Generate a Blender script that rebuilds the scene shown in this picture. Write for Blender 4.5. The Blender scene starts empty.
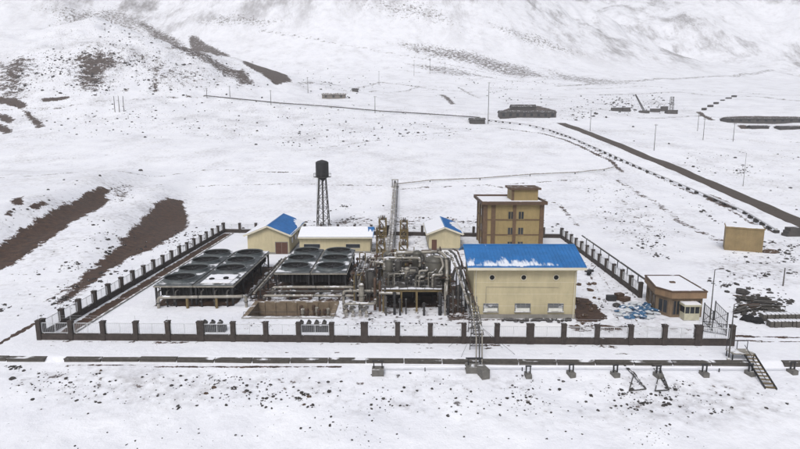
import bpy, math, random
import numpy as np
from mathutils import Vector, Matrix

random.seed(7)
SC = bpy.context.scene
COL = SC.collection
R = math.radians

# ------------------------------------------------------------------ camera
F, H = 560.0, 26.2                       # focal length in photo pixels (800 wide), camera height
PITCH = math.atan((224.5 - 128) / F)
cam_d = bpy.data.cameras.new('camera')
cam = bpy.data.objects.new('camera', cam_d); COL.objects.link(cam)
cam.location = (0, 0, H); cam.rotation_euler = (R(90) - PITCH, 0, 0)
cam_d.sensor_width = 36; cam_d.lens = 36 * F / 800
cam_d.clip_start = 0.5; cam_d.clip_end = 9000
SC.camera = cam
SC.cycles.volume_bounces = 2

# ------------------------------------------------------------------ overcast sky, soft sun
SUN_EL, SUN_AZ = 50, 195                 # azimuth measured clockwise from +Y: behind the camera, a little left
w = bpy.data.worlds.new('World'); SC.world = w; w.use_nodes = True
nt = w.node_tree; bg = nt.nodes['Background']
sky = nt.nodes.new('ShaderNodeTexSky'); sky.sky_type = 'NISHITA'; sky.sun_disc = False
sky.sun_elevation = R(SUN_EL); sky.sun_rotation = R(SUN_AZ)
sky.air_density = 1.0; sky.dust_density = 4.0; sky.ozone_density = 1.0
hs = nt.nodes.new('ShaderNodeHueSaturation'); hs.inputs['Saturation'].default_value = 0.40
nt.links.new(sky.outputs[0], hs.inputs['Color']); nt.links.new(hs.outputs[0], bg.inputs[0])
bg.inputs[1].default_value = 0.105
sun_d = bpy.data.lights.new('sun', 'SUN'); sun_d.energy = 1.25; sun_d.angle = R(18); sun_d.color = (1, .99, .975)
sun = bpy.data.objects.new('sun', sun_d); COL.objects.link(sun)
sdir = Vector((math.sin(R(SUN_AZ)) * math.cos(R(SUN_EL)), math.cos(R(SUN_AZ)) * math.cos(R(SUN_EL)), math.sin(R(SUN_EL))))
sun.rotation_euler = sdir.to_track_quat('Z', 'Y').to_euler(); sun.location = sdir * 200
SC.view_settings.view_transform = 'Standard'; SC.view_settings.look = 'None'
SC.view_settings.exposure = 0.22; SC.view_settings.gamma = 1.0; SC.view_settings.use_curve_mapping = False

# ------------------------------------------------------------------ materials
def mat(name, col, rough=.7, var=.18, scale=1.5, metal=0.0, snow=0.0, bump=0.0, col2=None, snow_scale=.9, streak=0.0):
    """Principled with noise-varied colour; snow = how much of the up-facing surface carries snow."""
    m = bpy.data.materials.new(name); m.use_nodes = True
    n = m.node_tree; b = n.nodes['Principled BSDF']; L = n.links.new
    tc = n.nodes.new('ShaderNodeNewGeometry')
    nz = n.nodes.new('ShaderNodeTexNoise'); nz.inputs['Scale'].default_value = scale; nz.inputs['Detail'].default_value = 6
    nz.inputs['Roughness'].default_value = .65
    L(tc.outputs['Position'], nz.inputs['Vector'])
    rp = n.nodes.new('ShaderNodeValToRGB')
    rp.color_ramp.elements[0].position = .3; rp.color_ramp.elements[1].position = .7
    c2 = col2 or tuple(min(1, c * (1 + var)) for c in col)
    c1 = tuple(c * (1 - var) for c in col)
    rp.color_ramp.elements[0].color = (*c1, 1); rp.color_ramp.elements[1].color = (*c2, 1)
    L(nz.outputs[0], rp.inputs[0])
    out = rp.outputs[0]
    if streak:                                   # rain streaks and patchy fading
        mp = n.nodes.new('ShaderNodeMapping'); mp.inputs['Scale'].default_value = (1.1, 1.1, .16); L(tc.outputs['Position'], mp.inputs[0])
        ns = n.nodes.new('ShaderNodeTexNoise'); ns.inputs['Scale'].default_value = 1.0; ns.inputs['Detail'].default_value = 5; ns.inputs['Roughness'].default_value = .7
        L(mp.outputs[0], ns.inputs['Vector'])
        r2 = n.nodes.new('ShaderNodeMapRange'); r2.inputs[1].default_value = .40; r2.inputs[2].default_value = .68; r2.inputs[3].default_value = 0; r2.inputs[4].default_value = streak; L(ns.outputs[0], r2.inputs[0])
        ms = n.nodes.new('ShaderNodeMix'); ms.data_type = 'RGBA'; L(r2.outputs[0], ms.inputs[0]); L(out, ms.inputs[6]); ms.inputs[7].default_value = (*[c * .38 for c in col], 1); out = ms.outputs[2]
    b.inputs['Roughness'].default_value = rough; b.inputs['Metallic'].default_value = metal
    if snow > 0:
        sp = n.nodes.new('ShaderNodeSeparateXYZ'); L(tc.outputs['Normal'], sp.inputs[0])
        mr = n.nodes.new('ShaderNodeMapRange'); mr.inputs[1].default_value = .35; mr.inputs[2].default_value = .75
        L(sp.outputs[2], mr.inputs[0])
        n2 = n.nodes.new('ShaderNodeTexNoise'); n2.inputs['Scale'].default_value = snow_scale; n2.inputs['Detail'].default_value = 5
        L(tc.outputs['Position'], n2.inputs['Vector'])
        m2 = n.nodes.new('ShaderNodeMapRange'); t = .72 - .44 * snow
        m2.inputs[1].default_value = t; m2.inputs[2].default_value = t + .08
        L(n2.outputs[0], m2.inputs[0])
        mu = n.nodes.new('ShaderNodeMath'); mu.operation = 'MULTIPLY'; L(mr.outputs[0], mu.inputs[0]); L(m2.outputs[0], mu.inputs[1])
        mx = n.nodes.new('ShaderNodeMix'); mx.data_type = 'RGBA'
        L(mu.outputs[0], mx.inputs[0]); L(out, mx.inputs[6]); mx.inputs[7].default_value = (.78, .79, .83, 1)
        out = mx.outputs[2]
        if metal:
            iv = n.nodes.new('ShaderNodeMath'); iv.operation = 'MULTIPLY_ADD'; iv.inputs[1].default_value = -metal; iv.inputs[2].default_value = metal
            L(mu.outputs[0], iv.inputs[0]); L(iv.outputs[0], b.inputs['Metallic'])
    L(out, b.inputs['Base Color'])
    if bump:
        bp = n.nodes.new('ShaderNodeBump'); bp.inputs['Strength'].default_value = bump; bp.inputs['Distance'].default_value = .1
        L(nz.outputs[0], bp.inputs['Height']); L(bp.outputs[0], b.inputs['Normal'])
    return m

SNOW = (.80, .81, .86)
M = dict(
    snow=mat('snow', SNOW, .75, .03, 2.0, bump=.3),
    thin_snow=mat('thin_roof_snow', (.66, .69, .76), .75, .10, 3.0),
    cream=mat('cream_panel', (.465, .405, .255), .6, .10, .5, streak=.24),
    cream_trim=mat('cream_trim', (.60, .56, .45), .6, .08, 1),
    plinth=mat('grey_plinth', (.22, .21, .19), .85, .2, 1.2),
    blue=mat('blue_sheet', (.018, .145, .40), .5, .16, .6, streak=.3),
    blue_edge=mat('blue_trim', (.02, .16, .40), .45, .12, .6),
    brick=mat('dark_brick', (.040, .031, .027), .85, .45, 2.2, snow=.10),
    rail=mat('galvanised_rail', (.50, .51, .53), .55, .15, 3, snow=.5),
    concrete=mat('concrete', (.26, .25, .235), .9, .22, 1.6, snow=.55, bump=.3),
    footing=mat('old_footing', (.13, .125, .115), .9, .3, 2, snow=.4, bump=.3),
    kerb=mat('stained_concrete', (.075, .068, .060), .9, .3, 2.5, snow=.42, bump=.3, snow_scale=.5),
    kerb_side=mat('stained_concrete_face', (.085, .078, .068), .9, .35, 2.5, bump=.3),
    dark=mat('dark_steel', (.018, .018, .020), .6, .3, 2, snow=.1),
    black=mat('black_and_well_shade', (.006, .006, .007), .9, .3, 2),
    shroud=mat('grey_green_fibreglass', (.072, .085, .090), .5, .3, 1.4, snow=.10, snow_scale=.6),
    basin=mat('basin_concrete', (.18, .138, .095), .9, .3, 1.2, snow=.3, bump=.3),
    deck=mat('cooler_deck', (.062, .071, .077), .6, .35, 1.0, snow=.48, snow_scale=.5),
    fan=mat('fan_blade', (.010, .010, .011), .7, .2, 3),
    galv=mat('insulated_pipe', (.25, .232, .20), .5, .32, 1.8, snow=.42),
    galv_dark=mat('weathered_pipe', (.060, .056, .052), .6, .35, 2, snow=.30),
    olive=mat('ochre_steel', (.135, .098, .040), .7, .3, 2, snow=.25),
    rust=mat('rusty_steel', (.075, .045, .030), .85, .35, 2.5, snow=.2),
    vessel=mat('vessel_cladding', (.085, .080, .066), .5, .3, .8, snow=.12),
    tan=mat('tan_render', (.275, .205, .088), .75, .14, .7, streak=.3),
    tan_side=mat('tan_brick_strip', (.105, .062, .034), .8, .25, 2),
    brown=mat('brown_trim', (.085, .050, .03), .75, .2, 2, snow=.3),
    orange=mat('orange_brown_fascia', (.24, .155, .088), .7, .15, 1.5, streak=.45),
    office=mat('office_stone', (.19, .135, .085), .75, .2, 1.5, streak=.4),
    cube=mat('ochre_plaster', (.24, .175, .085), .85, .16, .8, streak=.3),
    glass=mat('dark_glass', (.02, .024, .03), .15, .3, 1),
    louvre=mat('louvre_grey', (.14, .145, .15), .6, .2, 2, snow=.5),
    white=mat('white_paint', (.62, .62, .58), .6, .1, 2),
    booth=mat('cream_booth', (.44, .42, .31), .6, .15, 2),
    door=mat('brown_door', (.085, .035, .022), .6, .2, 2),
    asphalt=mat('asphalt', (.060, .046, .037), .9, .3, .8, bump=.2),
    wood=mat('weathered_pole', (.085, .078, .072), .85, .25, 2),
    tank=mat('tank_steel', (.022, .022, .026), .7, .3, 1.2, snow=.15),
    tower=mat('tower_steel', (.055, .052, .05), .7, .3, 2),
    rock=mat('dark_rock', (.040, .036, .034), .95, .4, 3, snow=.22, bump=.5, snow_scale=2.5),
    clod=mat('brown_clod', (.075, .048, .032), .95, .35, 3, snow=.22, bump=.5, snow_scale=2.5),
    shed=mat('far_shed', (.055, .05, .047), .8, .3, .5, snow=.3),
    sack_blue=mat('blue_sack', (.03, .10, .20), .7, .25, 3, snow=.42, snow_scale=1.6),
    sack_white=mat('white_sack', (.52, .55, .58), .7, .15, 3),
    wet=mat('wet_board', (.045, .040, .034), .9, .35, 2, snow=.3),
    soil=mat('bare_soil', (.07, .045, .032), .95, .35, 1.2, bump=.4, snow=.12),
)

def roof_with_drift(name):
    m = mat(name, (.018, .145, .40), .5, .16, .6, streak=.3); n = m.node_tree; L = n.links.new; b = n.nodes['Principled BSDF']
    src = b.inputs['Base Color'].links[0].from_socket
    g = n.nodes.new('ShaderNodeNewGeometry'); sp = n.nodes.new('ShaderNodeSeparateXYZ'); L(g.outputs['Position'], sp.inputs[0])
    def rng(x, a, c, d, e):
        z = n.nodes.new('ShaderNodeMapRange'); L(x, z.inputs[0])
        for i, q in enumerate((a, c, d, e)): z.inputs[i + 1].default_value = q
        return z.outputs[0]
    def mth(op, a, c):
        z = n.nodes.new('ShaderNodeMath'); z.operation = op
        for i, q in enumerate((a, c)):
            if isinstance(q, (int, float)): z.inputs[i].default_value = q
            else: L(q, z.inputs[i])
        return z.outputs[0]
    def noi(sc, det, scale):
        mp = n.nodes.new('ShaderNodeMapping'); mp.inputs['Scale'].default_value = scale; L(g.outputs['Position'], mp.inputs[0])
        z = n.nodes.new('ShaderNodeTexNoise'); z.inputs['Scale'].default_value = sc; z.inputs['Detail'].default_value = det; L(mp.outputs[0], z.inputs['Vector']); return z.outputs[0]
    up = mth('MINIMUM', rng(sp.outputs[1], 73.9, 77.1, 1.0, 0.0), rng(sp.outputs[1], 73.95, 74.5, .1, 1.0)); side = rng(sp.outputs[0], 16, 24.5, 0, .62)
    v = mth('ADD', mth('SUBTRACT', up, side), mth('ADD', mth('MULTIPLY', mth('SUBTRACT', noi(.55, 3, (1, .35, .35)), .5), 1.5), mth('MULTIPLY', mth('SUBTRACT', noi(2.2, 4, (1, .3, .3)), .5), 1.1)))
    f = rng(v, .44, .70, 0, .92)
    mx = n.nodes.new('ShaderNodeMix'); mx.data_type = 'RGBA'; L(f, mx.inputs[0]); L(src, mx.inputs[6]); mx.inputs[7].default_value = (.76, .78, .83, 1); L(mx.outputs[2], b.inputs['Base Color'])
    return m
M['blue_drift'] = roof_with_drift('blue_sheet_with_drift')

# ------------------------------------------------------------------ scene graph helpers
ORG = {}
def tag(o, label=None, cat=None, group=None, kind=None):
    if label: o['label'] = label
    if cat: o['category'] = cat
    if group: o['group'] = group
    if kind: o['kind'] = kind
    return o
def thing(name, label, cat, loc=(0, 0, 0), group=None, rz=0):
    o = bpy.data.objects.new(name, None); COL.objects.link(o)
    o.empty_display_size = .5
    o.location = loc; o.rotation_euler = (0, 0, rz); ORG[o] = Matrix.Translation(Vector(loc)) @ Matrix.Rotation(rz, 4, 'Z')
    return tag(o, label, cat, group)
def inst(src, parent, loc, rz=0, name=None):
    """a further copy of a part under parent, sharing its mesh; loc in the parent's frame"""
    c = bpy.data.objects.new(name or src.name.split('.')[0], src.data); COL.objects.link(c)
    c.parent = parent; c.location = loc; c.rotation_euler = (0, 0, rz); ORG[c] = None
    return c

class MB:
    def __init__(s, M=None): s.v = []; s.f = []; s.M = M
    def add(s, vs, fs):
        b = len(s.v)
        s.v += [Vector(p) for p in vs] if s.M is None else [s.M @ Vector(p) for p in vs]
        s.f += [tuple(b + i for i in f) for f in fs]; return s
    def box(s, x0, x1, y0, y1, z0, z1):
        return s.add([(x0, y0, z0), (x1, y0, z0), (x1, y1, z0), (x0, y1, z0), (x0, y0, z1), (x1, y0, z1), (x1, y1, z1), (x0, y1, z1)],
                     [(0, 3, 2, 1), (4, 5, 6, 7), (0, 1, 5, 4), (1, 2, 6, 5), (2, 3, 7, 6), (3, 0, 4, 7)])
    def boxc(s, c, d, rz=0, tilt=0):
        m = Matrix.Translation(Vector(c)) @ Matrix.Rotation(rz, 4, 'Z') @ Matrix.Rotation(tilt, 4, 'Y')
        vs = [m @ Vector((x * d[0] / 2, y * d[1] / 2, z * d[2] / 2)) for z in (-1, 1) for x, y in ((-1, -1), (1, -1), (1, 1), (-1, 1))]
        return s.add(vs, [(0, 3, 2, 1), (4, 5, 6, 7), (0, 1, 5, 4), (1, 2, 6, 5), (2, 3, 7, 6), (3, 0, 4, 7)])
    def beam(s, a, b, w, h=None):
        a, b = Vector(a), Vector(b); h = h or w; d = (b - a).normalized()
        up = Vector((0, 0, 1)) if abs(d.z) < .95 else Vector((0, 1, 0))
        x = d.cross(up).normalized() * w / 2; y = x.cross(d).normalized() * h / 2
        vs = [p + q for p in (a, b) for q in (-x - y, x - y, x + y, -x + y)]
        return s.add(vs, [(0, 1, 2, 3), (7, 6, 5, 4), (0, 4, 5, 1), (1, 5, 6, 2), (2, 6, 7, 3), (3, 7, 4, 0)])
    def tube(s, path, r, seg=8, r2=None):
        path = [Vector(p) for p in path]; n = len(path); vs = []; fs = []
        ref = None
        for i, p in enumerate(path):
            d = (path[min(i + 1, n - 1)] - path[max(i - 1, 0)]).normalized()
            if ref is None: ref = Vector((0, 0, 1)) if abs(d.z) < .9 else Vector((1, 0, 0))
            x = d.cross(ref).normalized(); y = x.cross(d).normalized(); ref = y
            rr = r if r2 is None else r + (r2 - r) * i / (n - 1)
            vs += [p + (x * math.cos(2 * math.pi * k / seg) + y * math.sin(2 * math.pi * k / seg)) * rr for k in range(seg)]
        for i in range(n - 1):
            for k in range(seg):
                a, b = i * seg + k, i * seg + (k + 1) % seg
                fs.append((a, b, b + seg, a + seg))
        fs.append(tuple(range(seg - 1, -1, -1))); fs.append(tuple(range((n - 1) * seg, n * seg)))
        return s.add(vs, fs)
    def lathe(s, c, prof, seg=16, cap=True):
        c = Vector(c); vs = []; fs = []
        for r, z in prof: vs += [c + Vector((r * math.cos(2 * math.pi * k / seg), r * math.sin(2 * math.pi * k / seg), z)) for k in range(seg)]
        for i in range(len(prof) - 1):
            for k in range(seg):
                a, b = i * seg + k, i * seg + (k + 1) % seg
                fs.append((a, b, b + seg, a + seg))
        if cap: fs.append(tuple(range(seg - 1, -1, -1))); fs.append(tuple(range((len(prof) - 1) * seg, len(prof) * seg)))
        return s.add(vs, fs)
    def prism(s, poly, z0, z1):
        n = len(poly)
        vs = [(x, y, z0) for x, y in poly] + [(x, y, z1) for x, y in poly]
        return s.add(vs, [tuple(range(n - 1, -1, -1)), tuple(range(n, 2 * n))] + [(i, (i + 1) % n, (i + 1) % n + n, i + n) for i in range(n)])
    def slab(s, q, t):
        """a quad (4 points) thickened by t along its normal"""
        q = [Vector(p) for p in q]; nrm = (q[1] - q[0]).cross(q[2] - q[0]).normalized() * t
        return s.add(q + [p + nrm for p in q], [(0, 3, 2, 1), (4, 5, 6, 7), (0, 1, 5, 4), (1, 2, 6, 5), (2, 3, 7, 6), (3, 0, 4, 7)])
    def patch(s, q, lo, hi, t=.06, n=40, m=3):
        """snow sheet on quad q (s along q0-q1, t along q0-q3) between lo(s) and hi(s), rounded edges"""
        q = [Vector(p) for p in q]; nrm = (q[1] - q[0]).cross(q[3] - q[0]).normalized()
        def at(a, b): return (q[0] * (1 - a) + q[1] * a) * (1 - b) + (q[3] * (1 - a) + q[2] * a) * b
        rows = []
        for i in range(n + 1):
            a = i / n; l, h = lo(a), hi(a)
            if h - l < .004: h = l + .004
            for k in range(m + 3):
                if k == 0: b, e = l, .004
                elif k == m + 2: b, e = h, .004
                else: b, e = l + (h - l) * ((k - 1) / m * .94 + .03), t
                if i in (0, n): e = .004
                rows.append(at(a, b) + nrm * e)
        c = m + 3
        return s.add(rows, [(i * c + k, (i + 1) * c + k, (i + 1) * c + k + 1, i * c + k + 1) for i in range(n) for k in range(c - 1)])
    def build(s, name, material, parent=None, smooth=False, local=False):
        me = bpy.data.meshes.new(name)
        o = bpy.data.objects.new(name, me); COL.objects.link(o); vs = s.v
        if parent is not None:
            o.parent = parent
            t = ORG.get(parent)
            if t is not None and not local:
                iv = t.inverted(); vs = [iv @ p for p in vs]
            ORG[o] = t
        elif not local:
            lo = Vector((min(p.x for p in vs), min(p.y for p in vs), min(p.z for p in vs))); hi = Vector((max(p.x for p in vs), max(p.y for p in vs), 0))
            c = Vector(((lo.x + hi.x) / 2, (lo.y + hi.y) / 2, lo.z)); vs = [p - c for p in vs]; o.location = c
            ORG[o] = Matrix.Translation(c)
        me.from_pydata([tuple(p) for p in vs], [], s.f)
        me.materials.append(M[material] if isinstance(material, str) else material)
        if smooth: me.shade_smooth(); me.set_sharp_from_angle(angle=.8)
        me.update(); return o

# ------------------------------------------------------------------ photo pixel -> direction -> point
cp, sp_ = math.cos(PITCH), math.sin(PITCH)
def ray(u, v):
    dv = (v - 224.5) / F
    return Vector(((u - 400) / F, cp - dv * sp_, -sp_ - dv * cp))
def P(u, v, z=0.0):                       # point at a height
    d = ray(u, v); return Vector((0, 0, H)) + d * ((z - H) / d.z)
def Q(u, v, Y):                           # point at a depth
    d = ray(u, v); return Vector((0, 0, H)) + d * (Y / d.y)

# ------------------------------------------------------------------ terrain
rng = np.random.default_rng(3)
TAB = rng.random((256, 256))
def vnoise(x, y):
    xi = np.floor(x).astype(int); yi = np.floor(y).astype(int); fx = x - xi; fy = y - yi
    fx = fx * fx * (3 - 2 * fx); fy = fy * fy * (3 - 2 * fy)
    a = TAB[xi & 255, yi & 255]; b = TAB[(xi + 1) & 255, yi & 255]; c = TAB[xi & 255, (yi + 1) & 255]; d = TAB[(xi + 1) & 255, (yi + 1) & 255]
    return (a * (1 - fx) + b * fx) * (1 - fy) + (c * (1 - fx) + d * fx) * fy
def fbm(x, y, o=5, g=.5):
    t = 0; a = 1; n = 0
    for k in range(o): t = t + a * vnoise(x * 2 ** k + 17.3 * k, y * 2 ** k + 9.1 * k); n += a; a *= g
    return t / n - .5
def ridged(x, y, o=5):
    t = 0; a = 1; n = 0
    for k in range(o): t = t + a * (1 - np.abs(2 * vnoise(x * 2 ** k + 31.7 * k, y * 2 ** k + 5.9 * k) - 1)); n += a; a *= .5
    return t / n
def sstep(a, b, x): t = np.clip((x - a) / (b - a), 0, 1); return t * t * (3 - 2 * t)

KA, KB = P(65, 357.5), P(735, 361.5)      # top of the kerb wall in front of the yard
def kerb_y(x): return KA.y + (x - KA.x) * (KB.y - KA.y) / (KB.x - KA.x)
prof = np.array([(-400, -20), (-120, -11), (0, -5), (40, -1.9), (60, -.47), (62, -.42), (158, -.42), (200, 2.6), (280, 14), (400, 32), (550, 52), (750, 76), (1000, 112),
                 (1250, 170), (1600, 275), (2100, 450), (2800, 690)], float)
_gy = np.arange(-400, 2800, 1.0); _gh = np.interp(_gy, prof[:, 0], prof[:, 1])
_k = np.hanning(41); _k /= _k.sum(); _gs = np.convolve(np.pad(_gh, 20, 'edge'), _k, 'valid')
_wt = np.clip((_gy - 150) / 40, 0, 1); _gh = _gh * (1 - _wt) + _gs * _wt
def height(x, y):
    x = np.asarray(x, float); y = np.asarray(y, float)
    h = np.interp(y, _gy, _gh)
    h = h + .42 * sstep(-.35, .25, y - kerb_y(x))                       # step at the kerb wall
    # yard kept level, ground outside undulates
    yard = np.maximum(np.maximum(-46 - x, x - 43), np.maximum(kerb_y(x) - y, y - 142))
    out = sstep(0, 14, yard)
    front = sstep(0, 3, kerb_y(x) - 1.0 - y)
    h = h + out * 1.0 * fbm(x / 26, y / 26, 4) * (1 - front) + front * (.7 * fbm(x / 11, y / 11, 5, .6) + .35 * fbm(x / 2.6, y / 2.6, 3))
    h = h + out * sstep(150, 330, y) * 9 * fbm(x / 110 + 3, y / 110, 5, .45)
    h = h + out * .35 * fbm(x / 7, y / 7, 3)
    # terraced banks left of the yard
    fade = sstep(66, 105, y) * (1 - sstep(185, 250, y))
    d1 = -(x + 54 + (y - 84) * .20); w1 = 3 + 6 * sstep(85, 150, y)
    d2 = -(x + 79 + (y - 90) * .14); w2 = 9
    h = h + fade * (sstep(-.5, 1, d1 / w1) * 4.2 * sstep(80, 150, y) + sstep(-.5, 1, d2 / w2) * 5.0)
    # knoll, upper left
    kx = (x + 330) / 210; ky = (y - 560) / 150
    h = h + 66 * np.exp(-(kx * kx + ky * ky) ** 1.2) * (1 + .5 * fbm(x / 70, y / 70, 5))
    # gullies of the knoll
    h = h + 20 * np.exp(-((x + 300) / 260) ** 2 - ((y - 480) / 120) ** 2) * (ridged(x / 80, y / 160, 4) - .6)
    # mountains
    mt = sstep(900, 1500, y)
    h = h + 300 * np.exp(-((x + 60) / 430) ** 2 - ((y - 1420) / 330) ** 2) * (.75 + .5 * ridged(x / 260, y / 420, 5))
    h = h + 210 * np.exp(-((x + 900) / 380) ** 2 - ((y - 1300) / 330) ** 2) * (.7 + .6 * ridged(x / 240 + 7, y / 400, 5))
    h = h + mt * 150 * (ridged(x / 420 + 2.2, y / 620 + .4, 6) - .55) - 90 * np.exp(-((x - 900) / 420) ** 2 - ((y - 1500) / 350) ** 2)
    return h

WID = lambda y: 75 + 1.0 * np.maximum(y, 0)
ys = [-90.0]
while ys[-1] < 2650:
    y = ys[-1]
    ys.append(y + (3.0 if y < 30 else .42 if y < 95 else max(.42, .0062 * y - .15)))
YS = np.array(ys); NS = 560
_s = np.linspace(-1, 1, NS); TS = _s * (.62 + .38 * _s * _s)
GX = TS[None, :] * WID(YS)[:, None]; GY = np.repeat(YS[:, None], NS, 1); GZ = height(GX, GY)
# settling basin dug into the yard
BX0, BX1, BY0, BY1 = -21.8, -9.6, 74.9, 82.0
GZ = np.where((GX > BX0 + .15) & (GX < BX1 - .15) & (GY > BY0 + .15) & (GY < BY1 - .15), -2.3, GZ)

def gz(x, y):
    """height of the terrain mesh at (x, y)"""
    j = int(np.clip(np.searchsorted(YS, y) - 1, 0, len(YS) - 2)); fy = (y - YS[j]) / (YS[j + 1] - YS[j])
    t = x / float(WID(np.array(y))); i = int(np.clip(np.searchsorted(TS, t) - 1, 0, NS - 2)); fx = (t - TS[i]) / (TS[i + 1] - TS[i])
    return float((GZ[j, i] * (1 - fx) + GZ[j, i + 1] * fx) * (1 - fy) + (GZ[j + 1, i] * (1 - fx) + GZ[j + 1, i + 1] * fx) * fy)
def T(u, v):                              # where the line of sight meets the ground
    d = ray(u, v); t = 30.0; prev = t
    while t < 2600:
        p = Vector((0, 0, H)) + d * t
        if p.z < gz(p.x, p.y): break
        prev = t; t += max(.4, t * .01)
    a, b = prev, t
    for _ in range(14):
        c = (a + b) / 2; p = Vector((0, 0, H)) + d * c
        if p.z < gz(p.x, p.y): b = c
        else: a = c
    p = Vector((0, 0, H)) + d * b; p.z = gz(p.x, p.y); return p

# masks of bare ground, laid down as areas on the ground
def poly_mask(pix, soft, world=False):
    pw = np.array([(p.x, p.y) for p in (T(u, v) for u, v in pix)]) if not world else np.array(pix, float)
    return ring_mask(pw, soft)
def ring_mask(pw, soft):
    m = np.zeros(GX.shape)
    x0, y0 = pw.min(0) - soft; x1, y1 = pw.max(0) + soft
    sel = (GX > x0) & (GX < x1) & (GY > y0) & (GY < y1)
    X = GX[sel]; Y = GY[sel]; ins = np.zeros(X.shape, bool); dist = np.full(X.shape, 1e9)
    n = len(pw)
    for i in range(n):
        a = pw[i]; b = pw[(i + 1) % n]
        c = ((a[1] > Y) != (b[1] > Y)) & (X < (b[0] - a[0]) * (Y - a[1]) / (b[1] - a[1] + 1e-12) + a[0]); ins ^= c
        ab = b - a; t = np.clip(((X - a[0]) * ab[0] + (Y - a[1]) * ab[1]) / (ab @ ab + 1e-9), 0, 1)
        dist = np.minimum(dist, np.hypot(X - a[0] - t * ab[0], Y - a[1] - t * ab[1]))
    sd = np.where(ins, dist, -dist); m[sel] = sstep(-soft, soft, sd); return m
def line_mask(pix, wid, world=False):
    pw = [np.array((p.x, p.y)) for p in (T(u, v) for u, v in pix)] if not world else [np.array(p, float) for p in pix]
    m = np.zeros(GX.shape)
    for a, b in zip(pw, pw[1:]):
        sel = (GX > min(a[0], b[0]) - 2 * wid) & (GX < max(a[0], b[0]) + 2 * wid) & (GY > min(a[1], b[1]) - 2 * wid) & (GY < max(a[1], b[1]) + 2 * wid)
        X = GX[sel]; Y = GY[sel]; ab = b - a; t = np.clip(((X - a[0]) * ab[0] + (Y - a[1]) * ab[1]) / (ab @ ab + 1e-9), 0, 1)
        d = np.hypot(X - a[0] - t * ab[0], Y - a[1] - t * ab[1]); m[sel] = np.maximum(m[sel], 1 - sstep(wid * .4, wid, d))
    return m
soil = np.zeros(GX.shape); speck = np.zeros(GX.shape)
def put(arr, m, k): np.maximum(arr, m * k, out=arr)
put(soil, poly_mask([(58, 304), (85, 275), (112, 252), (140, 222), (156, 203), (168, 198), (182, 201), (187, 215), (186, 229), (150, 250), (128, 258), (112, 268), (92, 285)], 2.6), 1.3)
put(soil, poly_mask([(-12, 252), (0, 244), (30, 225), (62, 207), (84, 195), (100, 187), (108, 190), (106, 204), (80, 218), (60, 232), (36, 248), (0, 270), (-12, 277)], 2.6), 1.3)
put(soil, poly_mask([(108, 186), (122, 182), (136, 186), (134, 196), (120, 203), (112, 196)], 3), .55)
for pg in ([(11, 199), (24, 196), (24, 204), (11, 206)], [(4, 211), (15, 210), (15, 217), (5, 216)], [(28, 206), (40, 200), (50, 204), (36, 210)]): put(soil, poly_mask(pg, 1.0), .85)
# knoll: scree, cuttings
put(soil, poly_mask([(68, 58), (84, 50), (112, 51), (128, 58), (128, 66), (112, 70), (104, 92), (84, 90), (68, 84), (72, 70)], 18), .80)
put(soil, poly_mask([(-5, 62), (22, 56), (36, 58), (30, 78), (24, 100), (-5, 104)], 18), .80)
put(soil, poly_mask([(126, 18), (148, 22), (186, 44), (214, 58), (248, 72), (244, 82), (206, 64), (168, 48), (148, 34)], 12), .74)
put(soil, poly_mask([(60, 50), (90, 40), (130, 44), (190, 66), (240, 84), (150, 94), (130, 60)], 20), .44)
put(soil, poly_mask([(188, 36), (196, 35), (230, 55), (218, 58)], 5), .85)
put(soil, poly_mask([(242, 62), (252, 60), (292, 82), (276, 85)], 4), 1)
put(soil, poly_mask([(228, 70), (244, 68), (256, 84), (238, 86)], 6), .8)
put(soil, poly_mask([(150, 66), (166, 60), (160, 92), (148, 92)], 8), .66)
for pg in ([(-4, 96), (14, 97), (30, 105), (22, 109), (-4, 104)], [(22, 110), (31, 112), (46, 126), (38, 129)], [(-4, 112), (6, 114), (16, 120), (10, 124), (-4, 118)], [(-4, 122), (8, 126), (14, 132), (4, 134), (-4, 130)],
           [(38, 99), (52, 97), (70, 96), (70, 99), (44, 102)], [(118, 91), (128, 88), (128, 92)]): put(soil, poly_mask(pg, 2.5), .95)
# far right: dark bare banks
for pg in ([(722, 117), (760, 116), (802, 116.5), (802, 121), (770, 124), (728, 121)], [(736, 125), (746, 125), (750, 129), (740, 129)], [(752, 125.5), (770, 125.5), (768, 128.5), (754, 128.5)], [(779, 126), (802, 126), (802, 129.5), (779, 129.5)],
           [(498, 112), (520, 104), (540, 106), (556, 110), (556, 117), (500, 119)]): put(soil, poly_mask(pg, 2.0), 1)
put(soil, line_mask([(699, 112), (712, 120)], 3), .9)
# yard: mud east of the hall, strip inside the west fence, tracks
put(soil, poly_mask([(575, 297), (588, 299), (600, 309), (609, 318.6), (600, 322), (574, 323)], .5), 1)
put(soil, poly_mask([(566, 325), (600, 324), (640, 329), (610, 332), (570, 332)], .5), .6)
put(soil, poly_mask([(-44.4, 68), (-42.3, 68), (-42.3, 139), (-44.4, 139)], .35, True), .95)
put(soil, line_mask([(735, 336), (770, 337), (806, 337.5)], .45), .85); put(soil, line_mask([(735, 340.5), (770, 341.5), (806, 342)], .4), .8)
put(soil, line_mask([(66, 366), (110, 365), (170, 367), (240, 367.5), (340, 367)], .35), .8)
put(soil, line_mask([(0, 110), (60, 108), (120, 100), (200, 97)], 2.5), .5)
put(soil, line_mask([(500, 128), (540, 133), (580, 146), (610, 160), (622, 172)], 1.8), .78)
put(soil, line_mask([(489, 121), (530, 126), (570, 138), (640, 169), (715, 201), (776, 233)], 1.3), .62)
put(soil, line_mask([(560, 130), (640, 134), (720, 139), (802, 142)], 1.5), .5)
put(soil, line_mask([(370, 92), (420, 86), (460, 88), (480, 98)], 4), .52)
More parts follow.
